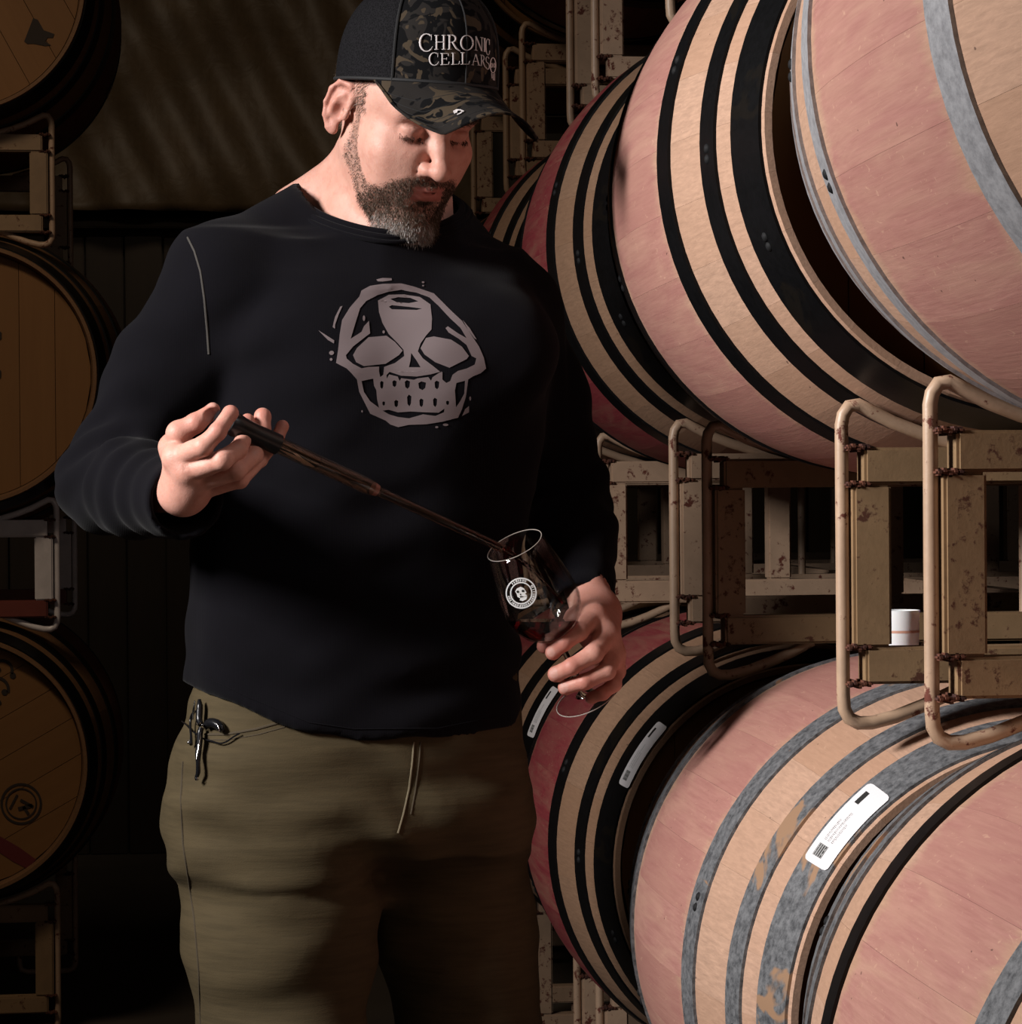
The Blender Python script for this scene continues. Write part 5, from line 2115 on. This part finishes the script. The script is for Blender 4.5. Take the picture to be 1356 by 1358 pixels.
# wine pooled level in the tilted bowl
lvl = W(690, 823, 3.06).z - G_F.z
bm = bmesh.new()
wp = [(max(r - 0.00005, .0001), z + .00005) for r, z in inner[::-1]]
mbw = MB().lathe(wp, 72, GQ)
bm.from_mesh(mbw.mesh('tmp', M['wine'], merge=1e-6))
bmesh.ops.bisect_plane(bm, geom=bm.verts[:] + bm.edges[:] + bm.faces[:], plane_co=(0, 0, lvl), plane_no=(0, 0, 1), clear_outer=True)
eds = [e for e in bm.edges if e.is_boundary and all(abs(v.co.z - lvl) < 1e-5 for v in e.verts)]
bmesh.ops.contextual_create(bm, geom=eds)
bmesh.ops.recalc_face_normals(bm, faces=bm.faces)
wme = bpy.data.meshes.new('wine')
bm.to_mesh(wme)
bm.free()
wme.materials.append(M['wine'])
wme.shade_smooth()
wme.set_sharp_from_angle(angle=math.radians(40))
wn = obj('wine', wme, None, G_F)
tag(wn, 'dark red wine pooled in the bowl of the tilted glass', 'wine')
# thin stream from the thief to the bowl wall
st0 = t_tip + ax_t * 0.001
bv = gme
gl_bvh = BVHTree.FromPolygons([v.co + G_F for v in bv.vertices], [list(p.vertices) for p in bv.polygons])
st_end = W(748, 800, 3.082)
pts = [st0.lerp(st_end, k / 10) + Vector((0, 0, 0.006 * math.sin(PI * k / 10))) for k in range(11)]
o = MB().tube([p - st0 for p in pts], [.0034 - .0012 * k / 10 for k in range(11)], 12).build('wine_stream', M['wine'])
o.location = st0
tag(o, 'thin dark red stream of wine running from the tube tip into the glass', 'wine stream')

# emblem on the bowl
M['emblem'] = plain('white_enamel', (0.80, 0.80, 0.80), 0.4)
emb_c = (691.6, 786.5)


def emb(polys, name):
    mb = MB()
    for poly in polys:
        pts = [cast(gl_bvh, *p, 0.00025) for p in poly]
        if all(p is not None for p in pts):
            mb.add([p - G_F for p in pts], [list(range(len(pts)))])
    if mb.v:
        return mb.build(name, M['emblem'], glass, smooth=False)


def ering(r0, r1, a0, a1, n):
    out = []
    for k in range(n):
        b0, b1 = a0 + (a1 - a0) * k / n, a0 + (a1 - a0) * (k + 1) / n
        out.append([(emb_c[0] + r * math.cos(b), emb_c[1] + r * math.sin(b)) for r, b in ((r0, b0), (r1, b0), (r1, b1), (r0, b1))])
    return out


emb(ering(18.8, 20.6, 0, 2 * PI, 48) + ering(13.2, 14.8, 0, 2 * PI, 40), 'emblem_ring')
rl = random.Random(3)
seg = []
for a0, a1 in ((math.radians(-75 - 60), math.radians(-60)), (math.radians(-38), math.radians(172))):
    a = a0
    while a < a1 - 0.10:
        seg += ering(15.2, 18.4, a, a + 0.05, 1)
        if rl.random() < 0.7:
            seg += ering(16.3 + rl.random(), 17.3 + rl.random(), a + 0.05, a + 0.10, 1)
        if rl.random() < 0.6:
            seg += ering(15.2, 18.4, a + 0.09, a + 0.125, 1)
        a += 0.175
emb(seg, 'emblem_lettering')
ex, ey = emb_c
emb([[(ex - 8, ey - 2), (ex - 6, ey - 6), (ex - 4, ey - 2), (ex - 6, ey + 1)], [(ex - 6, ey - 6), (ex - 1, ey - 8.5), (ex + 0, ey - 4), (ex - 4, ey - 2)], [(ex - 1, ey - 8.5), (ex + 3.5, ey - 6.5), (ex + 1.5, ey - 2.5), (ex, ey - 4)],
     [(ex + 3.5, ey - 6.5), (ex + 7, ey - 1), (ex + 5, ey + 1), (ex + 1.5, ey - 2.5)], [(ex - 6, ey + 1), (ex - 4, ey - 2), (ex, ey - 4), (ex + 1.5, ey - 2.5), (ex + 5, ey + 1), (ex + 3, ey + 4), (ex - 2, ey + 4)],
     [(ex - 6, ey + 1), (ex - 2, ey + 4), (ex - 1, ey + 7), (ex - 5, ey + 5)], [(ex - 1, ey + 6), (ex + 4, ey + 5), (ex + 8, ey + 4), (ex + 7, ey + 8), (ex + 2, ey + 10.5), (ex - 2, ey + 9.5)], [(ex + 3, ey + 4), (ex + 5, ey + 1), (ex + 8, ey + 3.2), (ex + 4, ey + 4.6)]], 'emblem_skull')


# ------------------------------------------------------------------ corkscrew clipped in the trouser pocket
def K_(cx, cy, off):
    return cast(trouser_bvh, 230 + cx / 10.44, 920 + cy / 10.44, off + 0.0025)


M['black_metal'] = plain('black_enamelled_metal', (0.010, 0.010, 0.012), 0.25, 0.3)
kp = K_(470, 460, 0.006)
tool = thing('corkscrew', 'black and steel folding corkscrew hanging from the trouser pocket', 'corkscrew', kp)


def tool_part(name, cps, rads, mat, off=0.007, seg=10):
    pts = [K_(x, y, off) for x, y in cps]
    pts = [p - kp for p in pts if p is not None]
    return MB().tube(smooth_path(pts, 4), [r for a, b in zip(rads[:-1], rads[1:]) for r in [a + (b - a) * k / 4 for k in range(4)]] + [rads[-1]], seg).build(name, mat, tool)


tool_part('handle', [(452, 105), (455, 180), (455, 270), (450, 380), (470, 450)], [.0020, .0038, .0042, .0040, .0035], M['black_metal'])
tool_part('steel_edge', [(418, 115), (405, 200), (398, 260), (385, 380)], [.0008, .0012, .0014, .0010], M['steel'], 0.009)
tool_part('lever', [(480, 490), (455, 570), (440, 700), (425, 850), (425, 950), (420, 1060), (405, 1160), (400, 1230)], [.0034, .0036, .0036, .0038, .0026, .0028, .0022, .0018], M['black_metal'])
tool_part('steel_edge', [(485, 590), (468, 680), (450, 780), (432, 910)], [.0006, .0010, .0010, .0006], M['steel'], 0.0105)
tool_part('lever_tip', [(430, 1150), (415, 1190), (395, 1220)], [.0008, .0014, .0008], M['steel'], 0.0095)
tool_part('clip', [(380, 250), (340, 300), (318, 380), (312, 500), (318, 620), (310, 740)], [.0016, .0018, .0016, .0015, .0015, .0022], M['black_metal'], 0.005)
tool_part('clip_tip', [(318, 690), (300, 720), (296, 745)], [.0008, .0015, .0010], M['steel'], 0.0075)
tool_part('coil', [(500, 470), (560, 420), (640, 430), (700, 480), (720, 530)], [.0040, .0058, .0060, .0052, .0034], M['black_metal'], 0.004)
tool_part('coil_rim', [(640, 405), (690, 440), (712, 500), (708, 540)], [.0007, .0009, .0009, .0007], M['steel'], 0.0105)
for cx, cy in ((460, 458), (492, 446), (524, 468)):
    p = K_(cx, cy, 0.0115)
    nrm = (CAM - p).normalized()
    mm = Matrix.Translation(p - kp) @ nrm.to_track_quat('Z', 'Y').to_matrix().to_4x4()
    MB().lathe([(.0001, .001), (.001, .0008), (.0014, 0), (.0014, -.003)], 10, mm).build('rivet', M['steel'], tool)
cord = [(165, 395), (230, 450), (300, 525), (400, 605), (480, 650), (560, 675), (670, 705), (760, 680), (850, 610), (935, 555)]
pts = [K_(x, y, 0.0018) for x, y in cord]
pts = [p - kp for p in pts if p is not None]
MB().tube(smooth_path(pts, 4), 0.0010, 6).build('cord', M['black_metal'], tool)

# eye and nose holes of the little emblem skull
mbd = MB()
for cx, cy, rx, ry in ((ex - 4.4, ey - 2.0, 1.9, 1.7), (ex + 2.4, ey - 3.0, 1.9, 1.7), (ex - 0.8, ey + 1.6, 0.9, 1.2)):
    pts = [cast(gl_bvh, *q_, 0.0006) for q_ in blob(cx, cy, rx, ry, 8)]
    mbd.add([p - G_F for p in pts], [list(range(len(pts)))])
mbd.build('emblem_eyes', M['label_ink'], glass, smooth=False)
